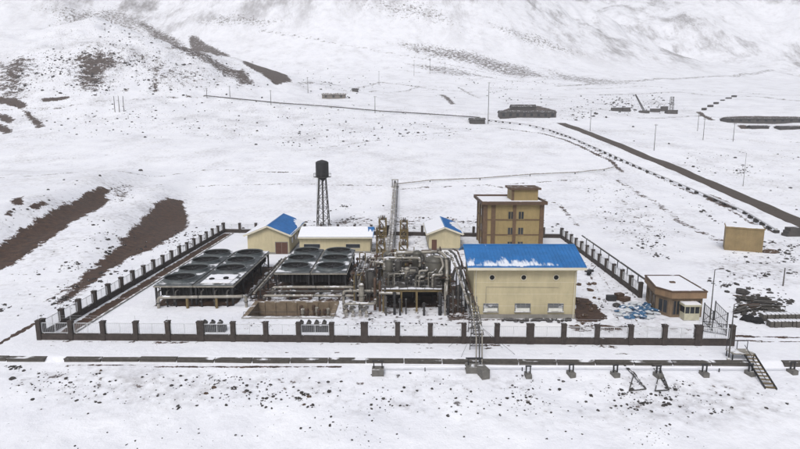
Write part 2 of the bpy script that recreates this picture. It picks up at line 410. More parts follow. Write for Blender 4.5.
put(soil, poly_mask([(438, 94), (446, 95), (456, 104), (450, 105)], 3), .8)
put(soil, line_mask([(620, 180), (660, 205), (700, 232), (740, 246)], 2.0), .5)
for tr in ([(400, 189), (470, 186), (540, 182), (600, 178)], [(440, 180), (520, 190), (560, 205), (580, 228)], [(200, 186), (290, 184), (390, 186)], [(0, 178), (90, 172), (200, 170), (300, 172)], [(300, 150), (380, 140), (480, 128)],
           [(610, 176), (650, 200), (690, 226), (715, 240)], [(260, 30), (330, 42), (420, 58), (520, 78)], [(560, 90), (650, 86), (740, 92), (802, 98)], [(640, 118), (700, 116), (724, 118)], [(400, 70), (480, 76), (560, 84)]):
    put(soil, line_mask(tr, 1.3 if tr[0][1] > 120 else 4), .52)
put(soil, poly_mask([(608, 190), (640, 205), (668, 232), (660, 246), (630, 226)], 6), .44)
put(soil, poly_mask([(330, 218), (400, 214), (480, 220), (470, 227), (330, 227)], 4), .46)
put(soil, poly_mask([(703, 193), (716, 196), (740, 208), (732, 210), (706, 200)], 1.5), .85)
put(soil, line_mask([(-30, 358), (0, 343), (20, 332), (38, 322)], .55), 1.0)
put(soil, line_mask([(48, 300), (60, 293), (100, 270)], .5), .6)
for dy in (1.7, 3.3): put(soil, line_mask([(-90, kerb_y(-90) + dy), (0, kerb_y(0) + dy + .2), (90, kerb_y(90) + dy)], .3, True), .33)
put(soil, line_mask([(-45, 66.3), (40.5, 64.3)], .5, True), .42); put(soil, line_mask([(9.6, 74.2), (25, 74.2)], .6, True), .6)
for tr in ([(590, 262), (600, 275), (618, 298), (640, 325)], [(583, 262), (592, 280), (604, 300), (622, 326)], [(600, 326), (650, 327), (700, 330)], [(604, 330), (650, 331), (700, 334)]): put(soil, line_mask(tr, .4), .5)
put(soil, line_mask([(0, 162), (70, 158), (150, 150), (205, 152)], 1.2), .42)
for k in range(6): put(soil, line_mask([(120 + k * 12, 206 - k * 1), (160 + k * 10, 199 + k), (200 + k * 6, 197 + k * 2)], .5), .38)
# yard trampled round the equipment; sheltered bare ground below, darkened for deeper shade
put(speck, poly_mask([(245, 300), (470, 300), (470, 330), (240, 330)], 3), .75); put(speck, poly_mask([(360, 225), (470, 225), (480, 330), (340, 330)], 3), .8)
put(speck, poly_mask([(575, 255), (600, 258), (655, 300), (690, 335), (575, 335)], 2), .6)
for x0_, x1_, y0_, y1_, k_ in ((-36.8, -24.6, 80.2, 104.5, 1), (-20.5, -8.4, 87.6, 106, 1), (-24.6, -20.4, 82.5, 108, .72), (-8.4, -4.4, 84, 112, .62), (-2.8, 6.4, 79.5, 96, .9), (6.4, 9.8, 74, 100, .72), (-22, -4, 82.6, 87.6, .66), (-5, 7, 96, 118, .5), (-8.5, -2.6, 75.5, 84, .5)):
    put(soil, poly_mask([(x0_, y0_), (x1_, y0_), (x1_, y1_), (x0_, y1_)], .5, True), k_)  # snow-free ground under coolers and platform, with shade painted into its colour
# scree and rock on the mountain flanks
for pg, so_, k_ in (([(190, 22), (215, 15), (245, 12), (290, 20), (262, 27), (220, 26)], 30, .60), ([(380, 40), (430, 42), (480, 52), (530, 66), (566, 80), (520, 78), (470, 66), (420, 56)], 30, .60), ([(340, 2), (390, -4), (440, 6), (470, 30), (430, 24), (380, 14)], 40, .56), ([(20, 8), (60, 2), (120, 6), (150, 16), (100, 18), (50, 16)], 40, .56),
                    ([(540, 66), (600, 78), (650, 84), (600, 86), (556, 80)], 25, .54), ([(660, 24), (685, 10), (700, 22), (720, 34), (690, 30)], 50, .56), ([(480, 18), (540, 34), (600, 58), (560, 54), (500, 34)], 30, .52), ([(400, 62), (450, 66), (500, 78), (450, 76)], 15, .55)):
    put(soil, poly_mask(pg, so_), k_)
put(soil, line_mask([(560, 86), (640, 81), (720, 76), (806, 74)], 10), .52); put(soil, line_mask([(600, 95), (680, 92), (760, 97), (806, 101)], 8), .5); put(soil, line_mask([(300, 84), (380, 82), (470, 92)], 6), .5)
# scattered grass and stones
put(speck, poly_mask([(0, 366), (340, 370), (800, 376), (800, 420), (560, 425), (240, 408), (0, 402)], 2.5), .62)
put(speck, poly_mask([(0, 102), (300, 100), (480, 110), (470, 140), (300, 150), (120, 130), (0, 150)], 10), .62)
put(speck, poly_mask([(490, 98), (660, 92), (700, 110), (560, 122)], 10), .7)
put(speck, poly_mask([(120, 10), (290, 80), (200, 95), (0, 100), (0, 60)], 30), .7)
put(speck, poly_mask([(560, 172), (610, 172), (700, 240), (660, 262), (610, 240)], 4), .6)
put(speck, poly_mask([(700, 260), (800, 230), (800, 330), (735, 335)], 3), .7)
put(speck, poly_mask([(620, 140), (800, 150), (800, 210), (760, 205)], 6), .5)
put(speck, poly_mask([(0, 215), (70, 180), (170, 185), (200, 220), (60, 310), (0, 320)], 3), .58)
put(speck, poly_mask([(180, 60), (560, 60), (560, 100), (180, 100)], 25), .45)
MTN = sstep(950, 1150, GY)
put(speck, np.where((GY > 150), .40, 0.0), 1)

def terrain_material():
    m = bpy.data.materials.new('snowy_ground'); m.use_nodes = True
    n = m.node_tree; b = n.nodes['Principled BSDF']; L = n.links.new
    g = n.nodes.new('ShaderNodeNewGeometry')
    def noise(sc, det, ro=.6, vec=None):
        z = n.nodes.new('ShaderNodeTexNoise'); z.inputs['Scale'].default_value = sc; z.inputs['Detail'].default_value = det; z.inputs['Roughness'].default_value = ro
        L(vec or g.outputs['Position'], z.inputs['Vector']); return z.outputs[0]
    def math_(op, a, c, d=None):
        z = n.nodes.new('ShaderNodeMath'); z.operation = op
        for i, q in enumerate((a, c, d)):
            if q is None: continue
            if isinstance(q, (int, float)): z.inputs[i].default_value = q
            else: L(q, z.inputs[i])
        return z.outputs[0]
    def ss(x, a, c):
        z = n.nodes.new('ShaderNodeMapRange'); z.interpolation_type = 'SMOOTHSTEP'; L(x, z.inputs[0])
        for i, q in ((1, a), (2, c)):
            if isinstance(q, (int, float)): z.inputs[i].default_value = q
            else: L(q, z.inputs[i])
        return z.outputs[0]
    def attr(nm):
        z = n.nodes.new('ShaderNodeAttribute'); z.attribute_name = nm; return z.outputs['Fac']
    so, spk, mtn = attr('soil'), attr('speck'), attr('mountain')
    # bare soil, edges broken by noise at two sizes
    n1 = noise(.22, 9, .72); n1b = noise(1.1, 5, .75)
    nn = math_('ADD', math_('MULTIPLY', n1, .6), math_('MULTIPLY', n1b, .4))
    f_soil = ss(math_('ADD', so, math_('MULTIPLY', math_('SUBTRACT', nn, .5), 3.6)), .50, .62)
    # specks of grass and stones
    n2 = noise(.95, 3, .6); n3 = noise(.16, 4, .65)
    v2 = math_('ADD', math_('MULTIPLY', n2, .72), math_('MULTIPLY', n3, .28))
    thr = math_('SUBTRACT', .77, math_('MULTIPLY', spk, .27))
    f_sp = ss(v2, thr, math_('ADD', thr, .05))
    # rock showing on the mountains, drawn out down the slope
    mp = n.nodes.new('ShaderNodeMapping'); mp.inputs['Scale'].default_value = (1, .45, .3); L(g.outputs['Position'], mp.inputs[0])
    n4 = noise(.016, 12, .78, mp.outputs[0]); n5 = noise(.0035, 4, .6)
    f_m = math_('MULTIPLY', math_('MULTIPLY', ss(math_('ADD', math_('MULTIPLY', n4, .6), math_('MULTIPLY', n5, .4)), .47, .61), mtn), .80)
    n6 = noise(.045, 9, .7); f_thin_shade = math_('MULTIPLY', math_('MULTIPLY', ss(math_('ADD', math_('MULTIPLY', n6, .6), math_('MULTIPLY', n2, .4)), .47, .66), math_('ADD', spk, .16)), .5)  # thin-snow grey that also paints in the shading of small relief
    f = math_('MAXIMUM', math_('MAXIMUM', math_('MAXIMUM', f_soil, f_thin_shade), math_('MULTIPLY', f_sp, .85)), f_m)
    rp = n.nodes.new('ShaderNodeValToRGB'); e = rp.color_ramp.elements
    e[0].position = .35; e[0].color = (.022, .012, .008, 1); e[1].position = .64; e[1].color = (.080, .040, .022, 1)
    L(noise(.8, 8, .7), rp.inputs[0])
    gr = n.nodes.new('ShaderNodeMix'); gr.data_type = 'RGBA'; L(math_('MULTIPLY', attr('grey'), 1.0), gr.inputs[0]); L(rp.outputs[0], gr.inputs[6]); gr.inputs[7].default_value = (.075, .070, .066, 1)
    sn = n.nodes.new('ShaderNodeValToRGB'); e = sn.color_ramp.elements
    e[0].position = .3; e[0].color = (.75, .76, .82, 1); e[1].position = .7; e[1].color = (.85, .86, .905, 1); L(noise(.11, 6, .65), sn.inputs[0])
    mx = n.nodes.new('ShaderNodeMix'); mx.data_type = 'RGBA'; L(f, mx.inputs[0]); L(sn.outputs[0], mx.inputs[6]); L(gr.outputs[2], mx.inputs[7])
    L(mx.outputs[2], b.inputs['Base Color']); b.inputs['Roughness'].default_value = .8
    bp = n.nodes.new('ShaderNodeBump'); bp.inputs['Strength'].default_value = .6; bp.inputs['Distance'].default_value = .35
    hh = math_('ADD', math_('MULTIPLY', noise(.55, 7, .62), .8), math_('MULTIPLY', n1b, .25))
    L(hh, bp.inputs['Height']); L(bp.outputs[0], b.inputs['Normal'])
    return m

NR = len(YS)
me = bpy.data.meshes.new('terrain')
me.vertices.add(NR * NS); me.vertices.foreach_set('co', np.stack([GX, GY, GZ], -1).astype(np.float32).ravel())
ii = np.arange(NR - 1)[:, None] * NS + np.arange(NS - 1)[None, :]
quads = np.stack([ii, ii + 1, ii + 1 + NS, ii + NS], -1).reshape(-1, 4)
nf = len(quads); me.loops.add(nf * 4); me.polygons.add(nf)
me.loops.foreach_set('vertex_index', quads.astype(np.int32).ravel())
me.polygons.foreach_set('loop_start', np.arange(0, nf * 4, 4, dtype=np.int32))
me.update(calc_edges=True)
me.shade_smooth()
for nm, arr in (('soil', soil), ('speck', speck), ('mountain', MTN), ('grey', np.clip((GY - 150) / 350, 0, 1) * .35)):  # 'grey' dulls the soil with distance: haze painted into its colour
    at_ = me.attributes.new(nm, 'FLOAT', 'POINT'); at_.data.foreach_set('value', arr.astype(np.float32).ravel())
me.materials.append(terrain_material())
terrain = bpy.data.objects.new('terrain', me); COL.objects.link(terrain); tag(terrain, 'snow covered ground rising to hazy mountains', kind='structure')

# ------------------------------------------------------------------ roads
def resample(pts, step):
    out = [pts[0]]
    for a, b in zip(pts, pts[1:]):
        n = max(1, int((b - a).length / step))
        for k in range(1, n + 1): out.append(a.lerp(b, k / n))
    return out
def smooth_path(pts, it=2):
    for _ in range(it):
        q = [pts[0]]
        for a, b in zip(pts, pts[1:]): q += [a.lerp(b, .25), a.lerp(b, .75)]
        pts = q + [pts[-1]]
    return pts
def ribbon(pix, wid, lift, drop=.6, extra=None):
    pts = [T(u, v) for u, v in pix] + ([Vector(e) for e in extra] if extra else [])
    pts = resample(smooth_path(pts, 2), 2.5); mb = MB(); vs = []
    n = len(pts)
    for i, p in enumerate(pts):
        d = (pts[min(i + 1, n - 1)] - pts[max(i - 1, 0)]); d.z = 0; d.normalize(); s = Vector((d.y, -d.x, 0))
        zz = max(gz(p.x + s.x * k * wid / 2, p.y + s.y * k * wid / 2) for k in (-1, -.5, 0, .5, 1)) + lift
        for k, dz in ((-.5, -drop), (-.5, 0), (0, .03), (.5, 0), (.5, -drop)):
            vs.append(Vector((p.x + s.x * wid * k, p.y + s.y * wid * k, zz + dz)))
    mb.add(vs, [(i * 5 + k, (i + 1) * 5 + k, (i + 1) * 5 + k + 1, i * 5 + k + 1) for i in range(n - 1) for k in range(4)])
    return mb, pts
mb, road_pts = ribbon([(561, 123), (575, 128), (600, 138), (640, 154), (680, 170), (720, 187), (760, 205), (800, 222), (830, 236)], 6.2, .06, .9)
tag(mb.build('main_road', 'asphalt'), 'cleared dark asphalt road running down to the right', kind='structure')

# ------------------------------------------------------------------ perimeter fence
PH = 2.45
def fence(a, b, n, label, thick=(), plinth_h=.8, plinth_w=.36, skip=()):
    a, b = Vector(a), Vector(b); L = (b - a).length; ang = math.atan2(b.y - a.y, b.x - a.x); step = L / n
    t = thing('perimeter_fence', label, 'fence', a, rz=ang)
    MB().box(0, L, -plinth_w / 2, plinth_w / 2, -.25, plinth_h).build('plinth', 'brick', t, local=True)
    post = pan = None
    for i in range(n + 1):
        wd = .86 if i in thick else .56
        if post is None or i in thick:
            q = MB().box(-wd / 2, wd / 2, -.28, .28, -.25, PH).build('post', 'brick', t, local=True)
            MB().box(-wd / 2 - .05, wd / 2 + .05, -.33, .33, PH, PH + .1).build('post_cap', 'brick', q, local=True)
            q.location = (i * step, 0, 0)
            if i not in thick: post = q
        else:
            q = inst(post, t, (i * step + random.uniform(-.03, .03), random.uniform(-.02, .02), random.uniform(-.07, .05)), random.uniform(-.04, .04), name='post'); q.rotation_euler.x = random.uniform(-.012, .012); q.rotation_euler.y = random.uniform(-.015, .015); inst(post.children[0], q, (0, 0, 0), name='post_cap')
    z0, z1 = plinth_h + .12, PH - .25; x1 = step - .7
    for i in range(n):
        if i in skip: continue
        if pan is None:
            m = MB(); w_ = .035
            for z in (z0, z1): m.box(0, x1, -.025, .025, z - w_, z + w_)
            for x in (0, x1 / 2, x1): m.box(x - w_, x + w_, -.025, .025, z0 + w_, z1 - w_)
            k = 22
            for q in range(1, k):
                if q == k // 2: continue
                x = x1 * q / k; m.box(x - .008, x + .008, -.008, .008, z0 + w_, z1 - w_)
            for x in (.25, x1 - .25): m.box(x - .03, x + .03, -.03, .03, plinth_h - .02, z0)
            pan = m.build('railing_panel', 'rail', t, local=True); pan.location = (i * step + .35, 0, 0)
        else: inst(pan, t, (i * step + .35, 0, 0), name='railing_panel')
    # slim uprights with a warning wire above the posts
    m = MB()
    for i in range(0, n + 1): m.tube([(i * step, 0, PH + .1), (i * step, 0, PH + .75)], .022, 5)
    for z in (.4, .7): m.tube([(0, 0, PH + z), (L, 0, PH + z)], .008, 4)
    m.build('top_wire', 'rail', t, local=True)
    return t
FL, FR = P(40.5, 339.5), P(731, 345.5)
BL, BR = P(224, 232.5), P(561, 238)
fence(FL, FR, 21, 'long front fence of dark brick posts and pale railings facing the empty road', thick=(5, 10, 15, 20))
fence(BL + Vector((0, -.6, 0)), FL + Vector((0, .7, 0)), 18, 'receding west fence beside the brown earth bank')
fence(BL, BR, 20, 'rear fence of dark brick posts behind the yard buildings', plinth_h=.9)
fence(BR + Vector((0, -.7, 0)), (37.6, 84.6, 0), 12, 'receding east fence running back from the flat roofed gate office')
MB().box(-42.25, -41.95, 68, 139, -.2, .22).build('kerb', 'concrete')
tag(bpy.data.objects['kerb'], 'low concrete kerb inside the west fence', 'kerb')
# pipe outside the east fence
t = thing('steel_pipe', 'thin pipe on short stands outside the east fence', 'pipe', (41, 86, 0))
e0, e1 = Vector((40.4, 86, 1.5)), Vector((42.4, 128, 1.5))
MB().tube([e0, e1], .16, 8).build('pipe', 'galv_dark', t, True)
for k in range(8):
    p = e0.lerp(e1, (k + .3) / 8); MB().box(p.x - .07, p.x + .07, p.y - .07, p.y + .07, gz(p.x, p.y) - .2, 1.36).build('stand', 'dark', t)

# ------------------------------------------------------------------ kerb wall of long concrete pieces in front of the yard
def kerb_wall(x0, x1, n, label):
    t = thing('retaining_wall', label, 'wall', (x0, kerb_y(x0), -.7))
    for i in range(n):
        a = x0 + (x1 - x0) * i / n + .07; b = x0 + (x1 - x0) * (i + 1) / n - .07
        ya, yb = kerb_y(a), kerb_y(b); dz = random.uniform(-.04, .04); o = random.uniform(-.04, .04)
        m = MB(); m.prism([(a, ya - .32 + o), (b, yb - .32 + o), (b, yb + .30 + o), (a, ya + .30 + o)], -1.4, -.06 + dz); s = m.build('wall_segment', 'kerb', t)
        m = MB(); m.prism([(a - .03, ya - .40 + o), (b + .03, yb - .40 + o), (b + .03, yb + .34 + o), (a - .03, ya + .34 + o)], -.06 + dz, .02 + dz); m.build('coping', 'kerb', s)
    return t
kerb_wall(KA.x, P(748, 361).x, 18, 'long low retaining wall of dark concrete pieces in front of the yard')
kerb_wall(P(-70, 357).x, P(47, 357).x, 3, 'short left stretch of low retaining wall beyond the gap')
kerb_wall(P(782, 361.5).x, P(890, 361.5).x, 3, 'short right stretch of low retaining wall past the stair')

# ------------------------------------------------------------------ turbine hall
def rib_roof(t, q, mat_, name='roof_slope', rib=.5, th=.09):
    m = MB(); m.slab(q, th); q = [Vector(p) for p in q]; nrm = (q[1] - q[0]).cross(q[2] - q[0]).normalized()
    n = int((q[1] - q[0]).length / rib)
    for i in range(n + 1):
        s = (i + .15) / (n + .3); a = q[0].lerp(q[1], s) + nrm * (th + .018); b = q[3].lerp(q[2], s) + nrm * (th + .018); m.beam(a, b, .06, .05)
    return m.build(name, mat_, t)
def wavy(base, amp, fr, seed):
    r = random.Random(seed); ph = [r.uniform(0, 6.28) for _ in range(5)]
    return lambda s: base + amp * (math.sin(s * fr + ph[0]) * .5 + math.sin(s * fr * 2.3 + ph[1]) * .3 + math.sin(s * fr * 5.1 + ph[2]) * .22 + math.sin(s * fr * 11 + ph[3]) * .15)
HX0, HX1, HY0, HY1, HE, HR = 10.2, 24.35, 74.8, 84.6, 7.64, 9.3
t = thing('turbine_hall', 'large cream hall with bright blue roof and three round vents', 'building', ((HX0 + HX1) / 2, HY0, 0))
hym = (HY0 + HY1) / 2
w_ = MB()
w_.add([(HX0, HY0, 0), (HX1, HY0, 0), (HX1, HY1, 0), (HX0, HY1, 0), (HX0, HY0, HE), (HX1, HY0, HE), (HX1, HY1, HE), (HX0, HY1, HE), (HX0, hym, HR), (HX1, hym, HR)],
       [(0, 1, 5, 4), (2, 3, 7, 6), (1, 2, 6, 9, 5), (3, 0, 4, 8, 7)])
wall = w_.build('wall', 'cream', t)
m = MB()
for k in range(1, 4): m.box(HX0 + .02, HX1 - .02, HY0 - .012, HY0, 1.7 * k + .1, 1.7 * k + .13)
m.build('panel_joint', 'cream_trim', wall)
MB().box(HX0 - .07, HX1 + .07, HY0 - .07, HY1 + .07, -.2, .62).build('plinth', 'plinth', t)
ov = 1.0; s = (HR - HE) / (hym - HY0); ze = HE - s * .9 + .12
rf = rib_roof(t, [(HX0 - ov, HY0 - .9, ze), (HX1 + ov, HY0 - .9, ze), (HX1 + ov, hym, HR + .12), (HX0 - ov, hym, HR + .12)], 'blue_drift')
rib_roof(t, [(HX1 + ov, HY1 + .9, ze), (HX0 - ov, HY1 + .9, ze), (HX0 - ov, hym, HR + .12), (HX1 + ov, hym, HR + .12)], 'blue')
MB().box(HX0 - ov, HX1 + ov, hym - .16, hym + .16, HR + .20, HR + .28).build('ridge_cap', 'blue_edge', t)
MB().box(HX0 - ov, HX1 + ov, HY0 - 1.06, HY0 - .91, ze - .28, ze + .06).build('gutter', 'cream_trim', t)
MB().box(HX0 - ov + .05, HX1 + ov - .05, HY0 - .905, HY0 - .005, ze - .26, ze - .2).build('soffit', 'cream_trim', t)
for x in (HX0 - ov, HX1 + ov):
    for sg, y in ((1, HY0 - .9), (-1, HY1 + .9)):
        MB().beam((x, y, ze - .02), (x, hym, HR + .08), .06, .3).build('barge_board', 'blue_edge', t)
for u in (492, 523.6, 556):
    p = Q(u, 277.3, HY0); v = MB(Matrix.Translation((p.x, HY0 + .02, p.z)) @ Matrix.Rotation(R(90), 4, 'X'))
    v.lathe((0, 0, 0), [(.42, 0), (.42, .16), (.34, .16), (.34, .04)], 18, cap=False); vo = v.build('round_vent', 'cream_trim', t, True)
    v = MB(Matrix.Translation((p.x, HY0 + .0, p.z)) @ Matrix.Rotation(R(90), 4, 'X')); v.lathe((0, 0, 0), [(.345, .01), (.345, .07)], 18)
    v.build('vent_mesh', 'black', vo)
for u0, u1 in ((483.6, 497.8), (515, 530), (548, 563)):
    a = Q(u0, 311.3, HY0); b = Q(u1, 304, HY0)
    wd = MB().box(a.x, b.x, HY0 - .05, HY0 + .02, a.z, b.z).build('window', 'glass', t)
    m = MB(); m.box(a.x - .08, b.x + .08, HY0 - .09, HY0 + .01, b.z, b.z + .09)
    for x in (a.x - .08, a.x + (b.x - a.x) / 3, a.x + (b.x - a.x) * 2 / 3, b.x): m.box(x, x + .08, HY0 - .085, HY0 + .01, a.z, b.z)
    m.build('frame', 'louvre', wd)
    m = MB()
    for k in range(4): z = b.z - (b.z - a.z) * (.10 + .10 * k); m.add([(a.x, HY0 - .11, z - .06), (b.x, HY0 - .11, z - .06), (b.x, HY0 - .052, z), (a.x, HY0 - .052, z)], [(0, 1, 2, 3)])
    m.build('louvre', 'louvre', wd)
    MB().box(a.x + .04, b.x - .04, HY0 - .10, HY0 - .055, a.z + .02, a.z + (b.z - a.z) * .46).build('lower_panel', 'white', wd)
    MB().box(a.x - .12, b.x + .12, HY0 - .28, HY0 + .01, a.z - .12, a.z).build('sill', 'concrete', wd)
m = MB()
for x in (HX0 + .25, HX1 - .25): m.tube([(x, HY0 - .95, ze - .26), (x, HY0 - .12, ze - .9), (x, HY0 - .12, .15)], .06, 8)
m.build('downpipe', 'cream_trim', t, True)
m = MB(); m.tube([(HX0 + 1.7, HY0 - .05, .7), (HX0 + 1.7, HY0 - .05, 4.55)], .025, 6); m.tube([(HX0 + 1.7, HY0 - .05, 4.55), (HX1 - 2.4, HY0 - .05, 4.5)], .02, 6); m.build('conduit', 'plinth', t)

# ------------------------------------------------------------------ gable buildings
def gable_y(label, x0, x1, y0, y1, ez, rz_, ov=.5, front=.6):
    """gable end to the camera, ridge running back"""
    t = thing('gable_building', label, 'building', ((x0 + x1) / 2, y0, 0)); xm = (x0 + x1) / 2
    m = MB(); m.add([(x0, y0, 0), (x1, y0, 0), (x1, y1, 0), (x0, y1, 0), (x0, y0, ez), (x1, y0, ez), (x1, y1, ez), (x0, y1, ez), (xm, y0, rz_), (xm, y1, rz_)],
          [(0, 1, 5, 8, 4), (2, 3, 7, 9, 6), (1, 2, 6, 5), (3, 0, 4, 7)])
    m.build('wall', 'cream', t)
    MB().box(x0 - .05, x1 + .05, y0 - .05, y1 + .05, -.2, .4).build('plinth', 'plinth', t)
    s = (rz_ - ez) / (xm - x0); zl = ez - s * ov + .1; zr = rz_ + .1; ya, yb = y0 - front, y1 + front
    ql = [(x0 - ov, yb, zl), (x0 - ov, ya, zl), (xm, ya, zr), (xm, yb, zr)]; qr = [(x1 + ov, ya, zl), (x1 + ov, yb, zl), (xm, yb, zr), (xm, ya, zr)]
    rib_roof(t, ql, 'blue'); rib_roof(t, qr, 'blue')
    for x in (x0 - ov, x1 + ov): MB().beam((x, ya - .04, zl - .06), (xm, ya - .04, zr - .06), .08, .34).build('barge_board', 'cream_trim', t)
    MB().box(xm - .12, xm + .12, ya, yb, zr + .06, zr + .13).build('ridge_cap', 'blue_edge', t)
    for x in (x0 - ov - .1, x1 + ov + .1): MB().box(x - .09, x + .09, ya, yb, zl - .12, zl + .04).build('gutter', 'cream_trim', t)
    return t, ql, qr
def lift(q, k=.13):
    q = [Vector(p) for p in q]; n = (q[1] - q[0]).cross(q[2] - q[0]).normalized() * k; return [p + n for p in q]
GX0, GX1, GY0, GY1 = -32.0, -23.3, 115.2, 131
t, ql, qr = gable_y('cream gable building with half snowed blue roof and brown door', GX0, GX1, GY0, GY1, 4.2, 6.0, .6)
MB().patch(lift(ql), lambda s: .01, lambda s: .99, .10, 30).build('roof_snow', 'snow', t)
MB().patch(lift(qr), wavy(.02, .02, 8, 1), lambda s: .05 + .34 * max(0, math.sin((s - .5) * 4.2)) ** 1.3 * (1 + .2 * math.sin(s * 60)) if s > .5 else .05, .06, 60).build('roof_snow', 'snow', t)
a, b = Q(276, 254, GY0), Q(287.5, 242.3, GY0)
d = MB().box(a.x, b.x, GY0 - .06, GY0, .1, b.z).build('door', 'door', t)
m = MB(); m.box(a.x - .12, a.x, GY0 - .09, GY0, .1, b.z + .12); m.box(b.x, b.x + .12, GY0 - .09, GY0, .1, b.z + .12); m.box(a.x, b.x, GY0 - .09, GY0, b.z, b.z + .12); m.box((a.x + b.x) / 2 - .02, (a.x + b.x) / 2 + .02, GY0 - .075, GY0, .1, b.z); m.build('frame', 'plinth', d)
for y in (118, 122, 126): MB().box(GX1, GX1 + .05, y, y + 1.4, 1.8, 2.9).build('window', 'glass', t)

t, ql, qr = gable_y('small cream gable building between pipework and brown block', 6.3, 13.1, 119.3, 133, 3.7, 5.0, .55)
MB().patch(lift(ql), lambda s: .01, lambda s: .99, .09, 30).build('roof_snow', 'snow', t)
MB().patch(lift(qr), lambda s: .01, lambda s: .06 + .46 * max(0, math.sin((s - .22) * 4.4)) ** .7 * (1 + .15 * math.sin(s * 47)) if .22 < s < .93 else .06, .06, 80).build('roof_snow', 'snow', t)
MB().box(6.9, 8.0, 119.24, 119.3, .1, 2.3).build('door', 'door', t)

LX0, LX1, LY0, LY1 = -21.3, -6.3, 116.3, 124
t = thing('long_building', 'low cream building with snow covered roof under the water tower', 'building', ((LX0 + LX1) / 2, LY0, 0)); lym = 120.2
m = MB(); m.add([(LX0, LY0, 0), (LX1, LY0, 0), (LX1, LY1, 0), (LX0, LY1, 0), (LX0, LY0, 3.6), (LX1, LY0, 3.6), (LX1, LY1, 3.6), (LX0, LY1, 3.6), (LX0, lym, 4.75), (LX1, lym, 4.75)],
      [(0, 1, 5, 4), (2, 3, 7, 6), (1, 2, 6, 9, 5), (3, 0, 4, 8, 7)]); m.build('wall', 'cream', t)
MB().box(LX0 - .05, LX1 + .05, LY0 - .05, LY1 + .05, -.2, .4).build('plinth', 'plinth', t)
qf = [(LX0 - .2, LY0 - .7, 3.5), (LX1 + .6, LY0 - .7, 3.5), (LX1 + .6, lym, 4.87), (LX0 - .2, lym, 4.87)]
qb = [(LX1 + .6, LY1 + .7, 3.5), (LX0 - .2, LY1 + .7, 3.5), (LX0 - .2, lym, 4.87), (LX1 + .6, lym, 4.87)]
rib_roof(t, qf, 'blue'); rib_roof(t, qb, 'blue')
MB().patch(lift(qf), lambda s: .0, lambda s: .99 if s < .93 else .62 + .2 * math.sin(s * 120), .10, 60).build('roof_snow', 'snow', t)
MB().patch(lift(qb), lambda s: .02, lambda s: .99, .10, 20).build('roof_snow', 'snow', t)
for ya in (LY0 - .7, LY1 + .7): MB().beam((LX1 + .66, ya, 3.45), (LX1 + .66, lym, 4.85), .1, .34).build('barge_board', 'blue_edge', t)
MB().box(LX0 - .2, LX1 + .6, LY0 - .86, LY0 - .71, 3.3, 3.56).build('gutter', 'cream_trim', t)
for a, b in ((Q(304, 248, LY0), Q(320, 244, LY0)), (Q(346, 248, LY0), Q(360, 244, LY0))):
    wd = MB().box(a.x, b.x, LY0 - .05, LY0, a.z, b.z).build('window', 'glass', t)
    m = MB(); m.box(a.x - .06, b.x + .06, LY0 - .08, LY0, b.z, b.z + .08); m.box(a.x - .06, b.x + .06, LY0 - .14, LY0, a.z - .08, a.z); m.build('frame', 'cream_trim', wd)

# ------------------------------------------------------------------ three-storey block
SX0, SX1, SY0, SY1, SZ = 18.4, 30.6, 119.5, 131, 10.0
t = thing('office_block', 'tan three storey block with brown corner columns and roof hut', 'building', ((SX0 + SX1) / 2, SY0, 0))
MB().box(SX0, SX1, SY0, SY1, -.2, SZ).build('wall', 'tan', t)
for x in (SX0, SX0 + 1.75, (SX0 + SX1) / 2 + .2, SX1):
    ww = .35 if x > SX0 + 3 and x < SX1 else .45
    MB().box(x - ww, x + ww, SY0 - .22, SY0 + .3, -.2, SZ - .01).build('column', 'tan_side', t)
for y in (SY0 + 3.6, SY0 + 7.2, SY1 - .25): MB().box(SX0 - .2, SX0 + .3, y - .4, y + .4, -.2, SZ - .01).build('column', 'tan_side', t)
for z in (3.35, 6.65):
    MB().box(SX0 - .1, SX1 + .1, SY0 - .1, SY1 + .1, z - .12, z + .12).build('floor_band', 'tan_side', t)
m = MB(); m.box(SX0 - .95, SX1 + .95, SY0 - .95, SY1 + .95, SZ, SZ + .28); r_ = m.build('roof', 'brown', t)
for x0, x1, y0, y1 in ((SX0 - .95, SX1 + .95, SY0 - .95, SY0 - .70), (SX0 - .95, SX1 + .95, SY1 + .70, SY1 + .95), (SX0 - .95, SX0 - .70, SY0 - .69, SY1 + .69), (SX1 + .70, SX1 + .95, SY0 - .69, SY1 + .69)):
    MB().box(x0, x1, y0, y1, SZ + .285, SZ + .72).build('parapet', 'brown', t)
MB().patch([(SX0 - .68, SY0 - .68, SZ + .285), (SX1 + .68, SY0 - .68, SZ + .285), (SX1 + .68, SY1 + .68, SZ + .285), (SX0 - .68, SY1 + .68, SZ + .285)], wavy(.06, .05, 9, 4), lambda s: .99, .09, 30).build('roof_snow', 'snow', t)
hx0, hx1 = Q(511, 200, 124).x, Q(537, 200, 124).x
hut = MB().box(hx0, hx1, 123.2, 128.5, SZ + .29, SZ + 2.75).build('roof_hut', 'tan', t)
MB().box(hx0 - .5, hx1 + .55, 122.7, 129, SZ + 2.76, SZ + 3.2).build('hut_roof', 'brown', hut)
MB().box(hx0 - .06, hx0 + .5, 123.1, 123.3, SZ + .3, SZ + 2.75).build('column', 'tan_side', hut)
